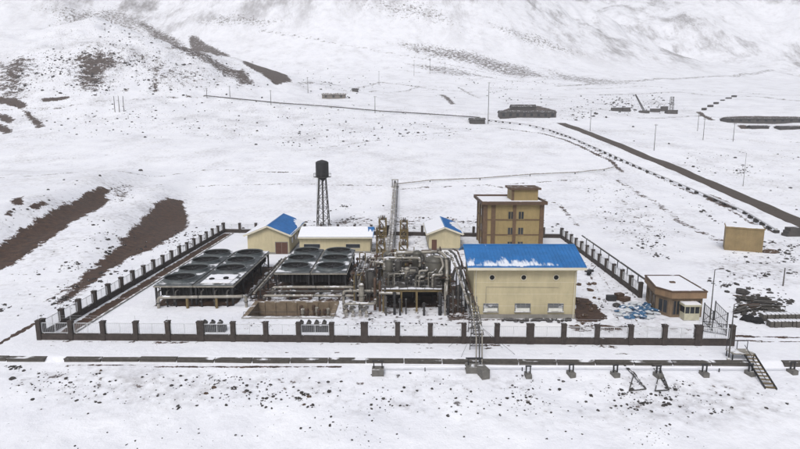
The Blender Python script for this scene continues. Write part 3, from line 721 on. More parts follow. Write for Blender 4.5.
for zc in (7.6, 4.1, 1.0):
    for u in (510.7, 521):
        x = Q(u, 220, SY0).x
        wd = MB().box(x - .62, x + .62, SY0 - .04, SY0 + .02, zc - .8, zc + .8).build('window', 'glass', t)
        m = MB()
        for a in (-.62, -.04, .54): m.box(x + a, x + a + .08, SY0 - .07, SY0 + .01, zc - .8, zc + .8)
        m.box(x - .68, x + .68, SY0 - .16, SY0 + .01, zc - .9, zc - .8); m.build('frame', 'tan', wd)
    for y in (SY0 + 1.9, SY0 + 5.4): MB().box(SX0 - .04, SX0 + .02, y - .7, y + .7, zc - .8, zc + .8).build('window', 'glass', t)

# ------------------------------------------------------------------ gate office
t = thing('gate_office', 'brown flat roofed office with snow on its roof by the gate', 'building', (39.5, 75, 0))
rp = [(37.6, 83.6), (36.55, 77.0), (37.6, 74.9), (42.6, 74.9), (43.1, 83.6)][::-1]
rp = [(43.0, 83.6), (37.7, 83.6), (36.4, 77.2), (37.7, 74.8), (42.6, 74.9)]
c = Vector((39.7, 79.3)); shr = lambda k: [tuple(c + (Vector(p) - c) * k) for p in rp]
MB().prism(shr(.90), -.2, 2.85).build('wall', 'office', t)
MB().prism(shr(1.0), 2.85, 3.75).build('fascia', 'orange', t)
m = MB(); o_, i_ = shr(1.02), shr(.94); n = 5
m.add([(x, y, 3.75) for x, y in o_] + [(x, y, 3.92) for x, y in o_] + [(x, y, 3.92) for x, y in i_] + [(x, y, 3.755) for x, y in i_],
      [(k + j * n, (k + 1) % n + j * n, (k + 1) % n + (j + 1) * n, k + (j + 1) * n) for j in range(3) for k in range(n)]); m.build('parapet', 'brown', t)
MB().prism(shr(.93), 3.755, 3.86).build('roof_snow', 'snow', t)
MB().boxc((39.9, 79.4, 3.95), (.7, .5, .2)).build('roof_hatch', 'brown', t)
wl = [Vector((*p, 0)) for p in shr(.90)]
def wall_windows(a, b, k, z0, z1, fr=.62, name='window'):
    d = (b - a); L = d.length; d.normalize(); ang = math.atan2(d.y, d.x)
    for i in range(k):
        cc = a + d * L * (i + .5) / k; hw = L / k * fr / 2
        mtx = Matrix.Translation(cc) @ Matrix.Rotation(ang, 4, 'Z')
        wd = MB(mtx).box(-hw, hw, -.05, .04, z0, z1).build(name, 'glass', t)
        m = MB(mtx)
        for x in (-hw, -.04, hw - .08): m.box(x, x + .08, -.09, -.04, z0 + .08, z1 - .08)
        for z in (z0, z1 - .08): m.box(-hw, hw, -.09, -.04, z, z + .08)
        m.build('frame', 'office', wd)
wall_windows(wl[1], wl[2], 3, .5, 2.4); wall_windows(wl[2], wl[3], 1, .4, 2.4); wall_windows(wl[3], wl[4], 3, .35, 2.5, .7)

# guard booth
bx, by = P(691.5, 320.6).x, P(691.5, 320.6).y
t = thing('guard_booth', 'small cream guard booth beside the gate office', 'booth', (bx, by, 0))
MB().box(bx - 1.05, bx + 1.05, by, by + 1.8, .06, 1.0).build('wall', 'booth', t)
for x in (-1.05, -.38, .3, .97):
    MB().box(bx + x, bx + x + .08, by, by + .08, 1.0, 2.0).build('mullion', 'booth', t); MB().box(bx + x, bx + x + .08, by + 1.72, by + 1.8, 1.0, 2.0).build('mullion', 'booth', t)
MB().box(bx - 1.0, bx + 1.0, by + .03, by + 1.77, 1.0, 2.0).build('glazing', 'glass', t)
MB().box(bx - 1.2, bx + 1.2, by - .15, by + 1.95, 2.0, 2.28).build('roof', 'booth', t)
MB().box(bx - 1.13, bx + 1.13, by - .1, by + 1.9, 2.28, 2.37).build('roof_snow', 'snow', t)
MB().box(bx - 1.15, bx + 1.15, by - .1, by + 1.9, -.1, .06).build('base', 'concrete', t)

# steel gate and mesh walkway between the office and the front corner
def gate(label, p0, p1, h, k=10):
    p0, p1 = Vector(p0), Vector(p1); L = (p1 - p0).length; ang = math.atan2(p1.y - p0.y, p1.x - p0.x)
    t = thing('steel_gate', label, 'gate', p0, rz=ang)
    m = MB()
    for z in (.15, h * .55, h): m.box(0, L, -.03, .03, z - .03, z + .03)
    m.build('gate_frame', 'dark', t, local=True)
    for i in range(2): MB().box(i * L - .06, i * L + .06, -.06, .06, -.15, h + .15).build('gate_post', 'dark', t, local=True)
    m = MB()
    for i in range(1, k): m.box(L * i / k - .018, L * i / k + .018, -.018, .018, .18, h - .03)
    m.build('bars', 'dark', t, local=True)
    MB().beam((0, 0, .15), (L, 0, h), .04).build('brace', 'dark', t, local=True)
gate('dark steel gate leaf next to the guard booth', P(703, 322), P(712, 331), 2.6, 8)
gate('dark steel gate leaf standing open by the corner pier', P(714, 320), P(726, 333), 2.6, 10)
gate('low dark mesh barrier between the two gate leaves', P(702, 332), P(726, 336), 1.5, 14)

# ------------------------------------------------------------------ ochre cube out on the slope
cz = gz(73.5, 119); 
t = thing('plaster_hut', 'windowless ochre hut alone on the snow slope', 'building', (74.6, 119.5, cz), rz=R(-27))
MB().box(-3.5, 3.5, -2.6, 2.6, -1.0, 4.9).build('wall', 'cube', t, local=True)
MB().box(-3.65, 3.65, -2.75, 2.75, 4.9, 5.1).build('roof', 'cube', t, local=True)
MB().patch([(-3.5, -2.6, 5.104), (3.5, -2.6, 5.104), (3.5, 2.65, 5.104), (-3.5, 2.65, 5.104)], wavy(.08, .06, 8, 2), lambda s: .97, .10, 20).build('roof_snow', 'snow', t, local=True)
MB().box(3.5, 3.55, -1.0, .1, -.5, 2.0).build('door', 'door', t, local=True)

# ------------------------------------------------------------------ cooling towers
def cooler(label, x0, y0, cells, cw, cl, bare=()):
    """row of fan cells on legs"""
    t = thing('cooling_tower', label, 'cooling tower', (x0 + cw / 2, y0, 0), 'cooling tower rows'); L = cells * cl
    ZD, ZB = 3.2, 2.92
    # sloping casing: deck smaller than its skirt
    m = MB(); i = .12
    m.add([(x0, y0, ZB), (x0 + cw, y0, ZB), (x0 + cw, y0 + L, ZB), (x0, y0 + L, ZB), (x0 + i, y0 + i * .9, ZD), (x0 + cw - i, y0 + i * .9, ZD), (x0 + cw - i, y0 + L - i, ZD), (x0 + i, y0 + L - i, ZD)],
          [(0, 3, 2, 1), (4, 5, 6, 7), (0, 1, 5, 4), (1, 2, 6, 5), (2, 3, 7, 6), (3, 0, 4, 7)])
    deck = m.build('deck', 'deck', t)
    m = MB(); m.box(x0 - .05, x0 + cw + .05, y0 - .06, y0, ZB - .12, ZB + .1); m.box(x0 - .05, x0 + cw + .05, y0 + L, y0 + L + .06, ZB - .12, ZB + .1)
    m.box(x0 - .06, x0, y0, y0 + L, ZB - .12, ZB + .1); m.box(x0 + cw, x0 + cw + .06, y0, y0 + L, ZB - .12, ZB + .1); m.build('edge_beam', 'galv', t)
    # heat-exchanger core below, between the legs
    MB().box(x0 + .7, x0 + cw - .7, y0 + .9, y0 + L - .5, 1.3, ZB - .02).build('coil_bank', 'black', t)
    m = MB()
    for k in range(int(L / .7)): y = y0 + .4 + k * .7; m.box(x0 + cw - .69, x0 + cw - .6, y, y + .1, 1.2, ZB - .05); m.box(x0 + .6, x0 + .69, y, y + .1, 1.2, ZB - .05)
    for k in range(int(cw / .6)): x = x0 + .4 + k * .6; m.box(x, x + .1, y0 + .80, y0 + .89, 1.2, ZB - .05)
    m.build('louvre_rib', 'dark', t)
    leg = None
    for k in range(cells + 1):
        for x in (x0 + .25, x0 + cw / 2, x0 + cw - .25):
            y = y0 + .22 + (L - .44) * k / cells
            if leg is None: leg = MB().box(-.13, .13, -.13, .13, -.15, ZB).build('leg', 'dark', t, local=True); leg.location = (x - x0 - cw / 2, y - y0, 0)
            else: inst(leg, t, (x - x0 - cw / 2, y - y0, 0), name='leg')
    for x in (x0 + .25, x0 + cw - .25):
        m = MB()
        for k in range(cells): a = y0 + .22 + (L - .44) * k / cells; b = y0 + .22 + (L - .44) * (k + 1) / cells; m.beam((x, a, .2), (x, b, ZB - .1), .08); m.beam((x, b, .2), (x, a, ZB - .1), .08)
        m.build('bracing', 'dark', t)
    shr = fan = None; r = min(cw, cl) * .385
    for k in range(cells):
        cxy = (cw * 0, cl * (k + .5), ZD)
        if k in bare:
            m = MB(); m.box(x0 + .8, x0 + cw - .8, y0 + cl * k + .7, y0 + cl * (k + 1) - .3, ZD + .002, ZD + .06); cv = m.build('cell_cover', 'galv', t)
            cx, cy = x0 + cw / 2, y0 + cl * k
            MB().patch([(x0 + .75, cy + .65, ZD + .065), (x0 + cw - .75, cy + .65, ZD + .065), (x0 + cw - .75, cy + cl * .47, ZD + .065), (x0 + .75, cy + cl * .47, ZD + .065)], wavy(.06, .05, 7, 5), wavy(.93, .06, 9, 6), .09, 30).build('deck_snow', 'snow', t)
            MB().patch([(x0 + .75, cy + cl * .5, ZD + .065), (x0 + cw - .75, cy + cl * .5, ZD + .065), (x0 + cw - .75, cy + cl - .1, ZD + .065), (x0 + .75, cy + cl - .1, ZD + .065)], wavy(.04, .04, 8, 8), wavy(.92, .08, 8, 9), .09, 30).build('deck_snow', 'snow', t)
            for dx, dy in ((.9, 1.5), (-1.1, .9)):
                m = MB(); m.lathe((cx + dx, cy + cl * .3 + dy, ZD + .06), [(.42, 0), (.42, .22), (.2, .3)], 12); m.build('fan_mount', 'black', t, True)
            continue
        if shr is None:
            m = MB(); m.lathe((0, 0, 0), [(r * 1.12, 0), (r * 1.07, .12), (r * 1.05, .5), (r * 1.09, .54), (r * 1.02, .54), (r * 1.0, .42)], 28, cap=False)
            shr = m.build('fan_shroud', 'shroud', t, True, local=True); shr.location = cxy
            m = MB(); m.lathe((0, 0, 0), [(r * 1.0, .43), (r * .97, .02), (.2, .02)], 28, cap=False); m.build('well', 'black', shr, True, local=True)  # black lining: the dark of the well's depth put into its colour
            m = MB(); m.lathe((0, 0, 0), [(.34, .1), (.34, .3), (.15, .36)], 12)
            for q in range(7):
                mm = Matrix.Rotation(2 * math.pi * q / 7 + .3, 4, 'Z') @ Matrix.Translation((0, 0, .14)) @ Matrix.Rotation(R(8), 4, 'X')
                m.add([mm @ Vector(p) for p in ((.3, -.14, 0), (r * .9, -.26, 0), (r * .9, .26, 0), (.3, .14, 0), (.3, -.14, .03), (r * .9, -.26, .03), (r * .9, .26, .03), (.3, .14, .03))],
                      [(0, 3, 2, 1), (4, 5, 6, 7), (0, 1, 5, 4), (1, 2, 6, 5), (2, 3, 7, 6), (3, 0, 4, 7)])
            m.build('fan', 'fan', shr, local=True)
            m = MB(); m.box(-r, r, -.07, .07, .03, .09); m.box(-.07, .07, -r, -.071, .03, .09); m.box(-.07, .07, .071, r, .03, .09); m.build('motor_beam', 'dark', shr, local=True)
        else:
            q = inst(shr, t, cxy, name='fan_shroud')
            for ch in shr.children: inst(ch, q, (0, 0, 0), .5 * k, name=ch.name.split('.')[0])
    return t
cooler('western row of four fan cells nearest the left fence', -36.7, 80.6, 4, 5.75, 5.85)
cooler('four cell cooling row with a snow covered bare front cell', -30.75, 80.6, 4, 5.95, 5.85, bare=(0,))
cooler('three fan cooling row left of the pair behind the basin', -20.35, 88.0, 3, 5.75, 5.9)
cooler('three fan cooling row right of the pair behind the basin', -14.4, 88.0, 3, 5.75, 5.9)

# header pipes around the coolers
def pipe_run(name, label, path, r, mat_='galv', sup=(), cat='pipe', zg=None, seg=10, supmat='dark', group=None, flanges=0, spt=.09):
    path = [Vector(p) for p in path]
    t = thing(name, label, cat, (path[0].x, path[0].y, gz(path[0].x, path[0].y)), group)
    q = [path[0]]
    for a, b, c in zip(path, path[1:], path[2:]):           # rounded elbows
        k = min(r * 2.2, (b - a).length * .45, (c - b).length * .45); p0 = b + (a - b).normalized() * k; p1 = b + (c - b).normalized() * k
        q += [p0, p0.lerp(b, .5).lerp(b.lerp(p1, .5), .35), (p0 + p1) / 4 + b / 2, p0.lerp(b, .5).lerp(b.lerp(p1, .5), .65), p1]
    q.append(path[-1]); MB().tube(q, r, seg).build('pipe', mat_, t, True)
    for p in sup:
        p = Vector(p); g_ = gz(p.x, p.y) - .15
        MB().box(p.x - spt, p.x + spt, p.y - spt, p.y + spt, g_, p.z - r * .5).build('support', supmat, t)
    for k in range(flanges):
        f = (k + .5) / flanges * (len(path) - 1); i = int(f); a, b = path[i], path[i + 1]; p = a.lerp(b, f - i); d = (b - a).normalized() * .06
        MB().tube([p - d, p + d], r * 1.45, seg).build('flange', 'galv_dark', t, True)
    return t
a, b = Q(158, 297.5, 79.3), Q(239, 296.5, 79.3)
pipe_run('header_pipe', 'pale header pipe on stands in front of the left cooling rows', [(a.x, 79.3, .0), (a.x, 79.3, a.z), (b.x, 79.3, b.z), (b.x + .9, 79.6, b.z), (b.x + .9, 79.8, .0)], .22, 'galv', [(-31.3, 79.3, a.z), (-27, 79.3, a.z)], supmat='olive', flanges=4, spt=.16)
for k, (x, zz) in enumerate(((-35.8, 1.9), (-34.5, 1.5), (-33.2, 1.8), (-29.4, 1.7), (-27.4, 1.9), (-25.6, 1.5))):
    pipe_run('inlet_pipe', 'short dark inlet pipe rising under the left cooling rows', [(x, 79.35, zz * .6), (x, 79.9, zz * .6), (x, 79.9, 2.3), (x, 80.9, 2.3)], .13, 'galv_dark', group='inlet pipes of the left cooling rows', sup=[(x, 79.9, .9)])
for k in range(5):
    z = .7 + .42 * (k % 3); y = 83.3 + .85 * k
    pipe_run('header_pipe', ['nearest low pipe between basin and right cooling rows', 'second low pipe behind the basin', 'middle pipe of those behind the basin', 'fourth pipe behind the basin towards the fans', 'rearmost pipe against the right cooling rows'][k],
             [(-21.0 + k * .5, y, .1), (-21.0 + k * .5, y, z), (-5.6 - .4 * k, y, z), (-5.6 - .4 * k, y, .1)], .19 - .02 * (k % 2), 'galv' if k % 2 == 0 else 'galv_dark', [(-17, y, z), (-12.5, y, z), (-8.5, y, z)], flanges=5)
for k, x in enumerate((-23.2, -22.4, -21.7)):
    pipe_run('header_pipe', ['dark pipe running back along the four cell rows', 'pale pipe in the lane between the cooling blocks', 'dark pipe running back along the three fan rows'][k],
             [(x, 82 + k, .9 + .3 * k), (x, 107, .9 + .3 * k)], .17, ('galv_dark', 'galv', 'galv_dark')[k], [(x, 84 + 5 * j, .9 + .3 * k) for j in range(5)], flanges=6)
for k, x in enumerate((-7.5, -6.7, -5.9, -5.1)):
    pipe_run('header_pipe', ['pipe closest to the three fan rows on their right', 'second pipe running back right of the three fan rows', 'third pipe running back towards the low building', 'outermost pipe running back towards the low building'][k],
             [(x, 86 + k, .1), (x, 86 + k, .9 + .25 * (k % 2)), (x + .2, 110 - k * 2, .9 + .25 * (k % 2)), (x + .2, 110 - k * 2, .1)], .16, ('galv_dark', 'galv')[k % 2], [(x + .05, 89 + 4.5 * j, .9 + .25 * (k % 2)) for j in range(5)], flanges=5)
# handrail frames along the right cooler
for k, y in enumerate((89.5, 94, 99, 104)):
    t = thing('valve_stand', 'dark valve stand in the row right of the fan rows', 'valve', (-8.1, y, 0), 'valve stands beside the fan rows')
    MB().tube([(-8.1, y, -.1), (-8.1, y, 1.6)], .09, 8).build('stem', 'dark', t, True); MB(Matrix.Translation((-8.1, y, 1.6)) @ Matrix.Rotation(R(70), 4, 'X')).lathe((0, 0, 0), [(.26, -.03), (.32, 0), (.26, .03)], 12).build('handwheel', 'rust', t); MB().boxc((-8.1, y, .7), (.5, .5, .5)).build('valve_body', 'galv_dark', t)
# masts beside the low building
pipe_run('vent_loop', 'small bent vent pipe at the rear right of the fan rows', [(-7.9, 107, 0), (-7.9, 107, 2.2), (-6.8, 107, 2.2), (-6.8, 107, 0)], .12, 'olive')

# ------------------------------------------------------------------ settling basin
t = thing('settling_basin', 'sunken brown concrete basin near the front fence', 'basin', (BX0, BY0, 0))
MB().box(BX0 - .3, BX1 + .3, BY1 - .35, BY1 + .25, -2.6, .18).build('rear_wall', 'basin', t)
MB().box(BX0 - .3, BX1 + .3, BY0 - .25, BY0 + .35, -2.6, .18).build('front_wall', 'concrete', t)
for x in (BX0, BX1): MB().box(x - .3, x + .35, BY0 + .36, BY1 - .36, -2.6, .18).build('side_wall', 'basin', t)
for k in range(7): x = BX0 + 1.2 + k * 1.62; MB().box(x - .12, x + .12, BY1 - .5, BY1 - .351, -2.5, .12).build('pilaster', 'basin', t)
MB().box(BX0 + .36, BX1 - .36, BY0 + .36, BY1 - .36, -2.5, -1.9).build('basin_floor', 'soil', t)
for k in range(8):
    rr = random.Random(k); x = BX1 - .8 - k * .62 - rr.uniform(0, .2); y = BY1 - 1.2 - rr.uniform(0, 2.5)
    tt = thing('sump_pump', 'rusty pump motor standing inside the basin', 'pump', (x, y, -1.9), 'pumps inside the basin')
    MB().lathe((x, y, -1.9), [(.3, 0), (.3, .12), (.16, .15), (.16, 1.2), (.27, 1.25), (.27, 1.95), (.12, 2.05)], 10).build('column', 'rust' if k % 3 else 'galv', tt, True)
    MB().tube([(x, y, -1.2), (x + .4, y + .2, -1.2)], .1, 8).build('outlet', 'olive', tt, True)
pipe_run('guard_rail', 'thin rail along the near edge of the basin', [(BX0, BY0 - .1, .19), (BX0, BY0 - .1, .95), (BX1, BY0 - .1, .95), (BX1, BY0 - .1, .19)], .03, 'dark', cat='rail', seg=6)

# motor skids behind the front fence
for (u, n, lab) in ((213, 3, 'dark pump skid behind the front fence, left of the basin'), (313, 4, 'dark pump skid behind the front fence, below the basin')):
    p = P(u, 331); t = thing('pump_skid', lab, 'pump', (p.x, p.y, 0)); W = n * 1.0
    MB().box(p.x - W / 2 - .2, p.x + W / 2 + .2, p.y - .5, p.y + .5, -.1, .75).build('skid_base', 'dark', t)
    for k in range(n):
        x = p.x - W / 2 + .5 + k
        m = MB(Matrix.Translation((x, p.y - .45, 1.08)) @ Matrix.Rotation(R(-90), 4, 'X')); m.lathe((0, 0, 0), [(.2, 0), (.3, .05), (.3, .8), (.2, .9)], 12); mo = m.build('motor', 'galv_dark', t, True)
        MB().boxc((x, p.y, 1.44), (.22, .28, .18)).build('terminal_box', 'dark', mo)

# ------------------------------------------------------------------ process area
ZP = 3.45
px0, px1, py0, py1 = -2.6, 6.0, 77.2, 87.5
t = thing('equipment_platform', 'ochre steel platform carrying the separator vessels', 'platform', (px0, py0, 0))
for x in (px0 + .2, 0.2, 2.4, px1 - .2):
    for y in (py0 + .2, 82.2, py1 - .2): MB().box(x - .13, x + .13, y - .13, y + .13, -.15, ZP - .35).build('column', 'olive', t); MB().box(x - .28, x + .28, y - .28, y + .28, -.15, .12).build('footing', 'concrete', t)
for y in (py0 + .2, 82.2, py1 - .2): MB().box(px0, px1, y - .12, y + .12, ZP - .35, ZP - .02).build('beam', 'olive', t)
for x in (px0 + .13, px1 - .13): MB().box(x - .12, x + .12, py0 + .33, py1 - .33, ZP - .35, ZP - .03).build('beam', 'olive', t)
MB().box(px0 - .1, px1 + .1, py0 - .05, py1, ZP - .019, ZP + .05).build('deck', 'galv_dark', t)
m = MB()
for k in range(8): x = px0 + (px1 - px0) * k / 7; m.box(x - .03, x + .03, py0, py0 + .06, ZP + .05, ZP + 1.1)
m.box(px0, px1, py0, py0 + .06, ZP + 1.1, ZP + 1.16); m.box(px0, px1, py0 + .01, py0 + .05, ZP + .55, ZP + .6); m.build('handrail', 'galv_dark', t)
MB().patch([(px0, py0, ZP + .054), (px1, py0, ZP + .054), (px1, py0 + 1.3, ZP + .054), (px0, py0 + 1.3, ZP + .054)], wavy(.05, .04, 9, 11), wavy(.45, .35, 9, 12), .07, 40).build('deck_snow', 'snow', t)

def vessel(label, x, y, z0, r, h, leg=0.0, mat_='vessel', dome=.55, noz=3, group=None):
    t = thing('process_vessel', label, 'vessel', (x, y, z0), group)
    prof = [(r * .35, -dome * r * .7), (r * .8, -dome * r * .4), (r, 0)] + [(r, h), (r * .82, h + dome * r * .55), (r * .42, h + dome * r * .95), (.09, h + dome * r)]
    base = z0 + leg + (dome * r * .7 if leg else .0)
    if not leg: prof = prof[2:]
    MB().lathe((x, y, base), prof, 20).build('shell', mat_, t, True)
    for k in (.04, .5, .97): MB().lathe((x, y, base + h * k), [(r + .002, -.05), (r + .035, -.05), (r + .035, .05), (r + .002, .05)], 20, cap=False).build('band', 'galv_dark', t)
    if leg:
        for q in range(4): a = q * math.pi / 2 + .78; MB().beam((x + r * .8 * math.cos(a), y + r * .8 * math.sin(a), z0), (x + r * .8 * math.cos(a), y + r * .8 * math.sin(a), base + .3), .14).build('leg', 'dark', t)
    for q in range(noz):
        a = -1.2 + q * 1.9; z = base + h * (.25 + .25 * q)
        MB().tube([(x + r * .9 * math.cos(a), y + r * .9 * math.sin(a), z), (x + (r + .4) * math.cos(a), y + (r + .4) * math.sin(a), z)], .11, 8).build('nozzle', 'galv', t, True)
    return t
vx = Q(434.5, 280, 83).x
vessel('largest upright separator vessel with conical olive top', vx, 83, ZP + .05, 1.5, 2.9, 0, 'vessel', .5)
MB  # (vessel builder reused below)
for k, (u, y, r, h, lab) in enumerate(((389, 80, .55, 2.9, 'leftmost slim upright vessel on the platform'), (398, 81.5, .5, 2.4, 'second slim upright vessel from the left on the platform'),
                                       (407, 80, .42, 1.6, 'short slim vessel left of the largest separator'), (452, 84, .6, 2.3, 'slim vessel right of the largest separator'), (417, 85.5, .75, 2.6, 'medium vessel behind the platform handrail'))):
    vessel(lab, Q(u, 285, y).x if k != 3 else 5.4, y, ZP + .05, r, h, .5, ('vessel', 'galv_dark', 'galv', 'galv_dark', 'vessel')[k], .6)
def drum(label, x, y, z, r, L, ang=0, mat_='galv_dark', zg=0.0):
    t = thing('heat_exchanger', label, 'vessel', (x, y, zg), rz=ang)
    mm = Matrix.Translation((-L / 2, 0, z - zg)) @ Matrix.Rotation(R(90), 4, 'Y')
    MB(mm).lathe((0, 0, 0), [(.1, -r * .5), (r * .7, -r * .35), (r, 0), (r, L), (r * .7, L + r * .35), (.1, L + r * .5)], 18).build('shell', mat_, t, True, local=True)
    for x_ in (-L * .3, L * .3): MB().box(x_ - .14, x_ + .14, -r * .8, r * .8, -.05, z - zg - r * .55).build('saddle', 'dark', t, local=True)
    for x_ in (-L / 2 + .06, L / 2 - .1):
        MB(Matrix.Translation((x_, 0, z - zg)) @ Matrix.Rotation(R(90), 4, 'Y')).lathe((0, 0, 0), [(r + .002, 0), (r + .12, 0), (r + .12, .1), (r + .002, .1)], 18, cap=False).build('flange', 'dark', t, local=True)
    MB().tube([(L * .2, 0, z - zg + r * .8), (L * .2, 0, z - zg + r + .5)], .13, 8).build('nozzle', 'galv', t, True, local=True)
drum('dark horizontal drum under the left of the platform', -.4, 82.5, 1.25, .75, 4.2, 0, 'dark')
drum('dark horizontal drum under the right of the platform', 4.0, 84, 1.3, .8, 3.4, 0, 'dark')
drum('horizontal drum on the platform behind the slim vessels', 1.0, 83.6, ZP + 1.0, .55, 3.0, 0, 'galv', ZP + .05)
drum('long horizontal exchanger behind the platform', 1.2, 91.5, 1.9, .85, 6.5, 0, 'galv_dark')
drum('horizontal exchanger behind the largest separator', 5.6, 94, 1.6, .75, 4.5, R(90), 'galv')
drum('horizontal drum between the pipe bridge and the gable building', 2.5, 104, 1.4, .7, 5, 0, 'galv_dark')
vessel('upright grey vessel on the ground left of the platform', -4.6, 84.5, 0, .8, 3.4, .6, 'galv_dark')
vessel('slim pale vessel on the ground at the basin corner', Q(361.5, 300, 78).x, 78, 0, .38, 3.3, .4, 'galv', .8)
vessel('upright vessel behind the platform by the pipe bridge', -2.0, 95, 0, .9, 3.6, .7, 'vessel')
vessel('dark upright vessel left of the hall wall', 7.6, 90, 0, .8, 4.0, .5, 'galv_dark')
# valve group at left of platform
pipe_run('valve_manifold_pipe', 'pale low pipe leading from the basin to the platform', [(-7.9, 76.6, .1), (-7.9, 76.6, 1.55), (-3.6, 76.6, 1.55), (-3.6, 78.6, 1.55), (-3.6, 78.6, 3.2)], .2, 'galv', [(-5.8, 76.6, 1.5)], flanges=4)
pipe_run('valve_manifold_pipe', 'upper pale pipe crossing left of the platform', [(-8.3, 79.4, .1), (-8.3, 79.4, 2.6), (-2.9, 79.4, 2.6)], .2, 'galv', [(-5.6, 79.4, 2.5)], flanges=4)
for k, (x, y) in enumerate(((-7.6, 75.9), (-6.6, 75.5), (-5.6, 75.8), (-4.7, 75.4), (-7.1, 77.6), (-5.2, 77.8))):
    t = thing('control_valve', 'snow dusted control valve left of the platform', 'valve', (x, y, 0), 'control valves beside the basin')
    MB().box(x - .25, x + .25, y - .25, y + .25, -.1, .45).build('plinth', 'concrete', t)
    MB().lathe((x, y, .45), [(.16, 0), (.24, .2), (.16, .4), (.07, .45), (.07, .85)], 10).build('valve_body', 'galv', t, True)
    MB().lathe((x, y, 1.3), [(.3, 0), (.34, .08), (.25, .25), (.1, .32)], 12).build('actuator', 'galv_dark', t, True)
# risers in front of the platform
for k, (u, yy, h, mt, r) in enumerate(((375, 78.5, 4.6, 'rust', .2), (380, 78, 4.3, 'rust', .2), (385, 77.0, 3.6, 'galv_dark', .13), (386, 76, 2.6, 'galv_dark', .12), (394.5, 76.4, 3.0, 'dark', .2), (400, 76.1, 2.2, 'dark', .14), (406, 76.6, 2.0, 'dark', .1), (424, 76.0, 1.6, 'dark', .16), (440, 76.2, 3.0, 'dark', .26), (445, 76, 4.6, 'galv', .13), (448, 76.3, 2.6, 'dark', .2), (453, 77, 3.2, 'galv_dark', .14), (458, 78, 3.6, 'galv_dark', .16))):
    x = Q(u, 310, yy).x
    pipe_run('riser_pipe', ['tall rusty riser leftmost before the platform', 'rusty riser next to the platform corner', 'grey riser at the left platform corner', 'short grey riser left of the stout dark one', 'stout dark riser under the left of the platform', 'dark riser right of the stout left one', 'thinnest dark riser before the platform', 'shortest dark riser under the platform middle', 'stoutest dark riser below the largest separator', 'tallest pale riser below the largest separator', 'dark riser right of the tallest pale one', 'grey riser at the right platform corner', 'grey riser nearest the slanting pipes'][k], [(x, yy, -.1), (x, yy, h), (x, yy + .8, h), (x, yy + .8, h * .55)], r, mt, group='risers before the platform', flanges=3)
TONE = dict(galv='pale', galv_dark='dark grey', dark='black', rust='rusty brown', olive='ochre', vessel='olive grey')
def looks(r_, m_): return ('thick ' if r_ > .19 else 'slim ' if r_ < .12 else '') + TONE[m_]
# overhead pipes on the platform
def QP(pts): return [Q(u, v, Y) for u, v, Y in pts]
pipe_run('overhead_pipe', 'pale overhead pipe looping over the largest separator', QP([(396, 253, 86), (432, 252, 86), (440, 252, 84), (446, 257, 82), (447, 270, 81.5), (446, 300, 79)]), .26, 'galv', flanges=4)
pipe_run('overhead_pipe', 'pale pipe curving off the top of the largest separator', QP([(434, 257, 82.5), (441, 257, 82), (443.5, 266, 81), (438, 275, 80.6)]), .17, 'galv')
pipe_run('overhead_pipe', 'upper pale pipe behind the vessels', QP([(384, 264, 84), (384, 258, 84), (420, 258, 84), (420, 266, 84)]), .2, 'galv', flanges=3)
pipe_run('overhead_pipe', 'grey pipe at handrail height along the platform', QP([(381, 284, 80.5), (410, 283, 80.5), (410, 288, 80.5)]), .18, 'galv_dark', flanges=3)
pipe_run('overhead_pipe', 'pale pipe along the platform front edge', QP([(400, 288.5, 79), (441, 289.5, 79)]), .17, 'galv', flanges=4)
pipe_run('overhead_pipe', 'pale pipe along the left end of the platform edge', QP([(379, 293, 77), (400, 293.5, 77)]), .2, 'galv')
pipe_run('overhead_pipe', 'dark pipe rising behind the slim vessels', QP([(404, 285, 82), (404, 268, 82), (418, 268, 82), (418, 284, 82)]), .2, 'galv_dark')
pipe_run('overhead_pipe', 'pipe from the hall wall to the largest separator', QP([(470, 268, 84), (455, 268, 84), (452, 280, 84)]), .22, 'galv_dark')
pipe_run('overhead_pipe', 'grey pipe linking the left vessels', QP([(376, 262, 86), (390, 264, 84), (390, 272, 82)]), .2, 'galv')
for k in range(48):
    rr = random.Random(700 + k); x = rr.uniform(-4.5, 7.6); y = rr.uniform(88.2, 97); z = rr.uniform(1.2, 5.6); x2 = min(8.4, max(-5, x + rr.choice((-1, 1)) * rr.uniform(1.5, 5))); y2 = y + rr.uniform(-2, 4)
    r_ = rr.choice((.1, .14, .18, .24)); m_ = rr.choice(('galv', 'galv_dark', 'dark', 'olive', 'rust'))
    pipe_run('process_pipe', looks(r_, m_) + (' crooked' if k % 3 else ' double bent') + ' pipe in the tangle behind the vessels', [(x, y, -.1), (x, y, z), (x2, y, z), (x2, y2, z), (x2, y2, -.1)] if k % 3 else [(x, y, -.1), (x, y, z), (x, y2 + 2, z), (x2, y2 + 2, z * .6), (x2, y2 + 2, -.1)], r_, m_, group='pipe tangle behind the vessels', flanges=3)
for k in range(16):
    rr = random.Random(800 + k); x = rr.uniform(-7.2, -2.9); y = rr.uniform(79.8, 88); z = rr.uniform(1.5, 4.8); x2 = x + rr.uniform(-1.6, 1.6)
    r_ = rr.choice((.1, .14, .2)); m_ = rr.choice(('galv', 'galv_dark', 'rust', 'olive', 'galv_dark'))
    pipe_run('process_pipe', looks(r_, m_) + ' crooked pipe in the tangle left of the platform', [(x, y, -.1), (x, y, z), (x2, y, z), (x2, y + 1.5, z), (x2, y + 1.5, -.1)], r_, m_, group='pipe tangle left of the platform', flanges=3)
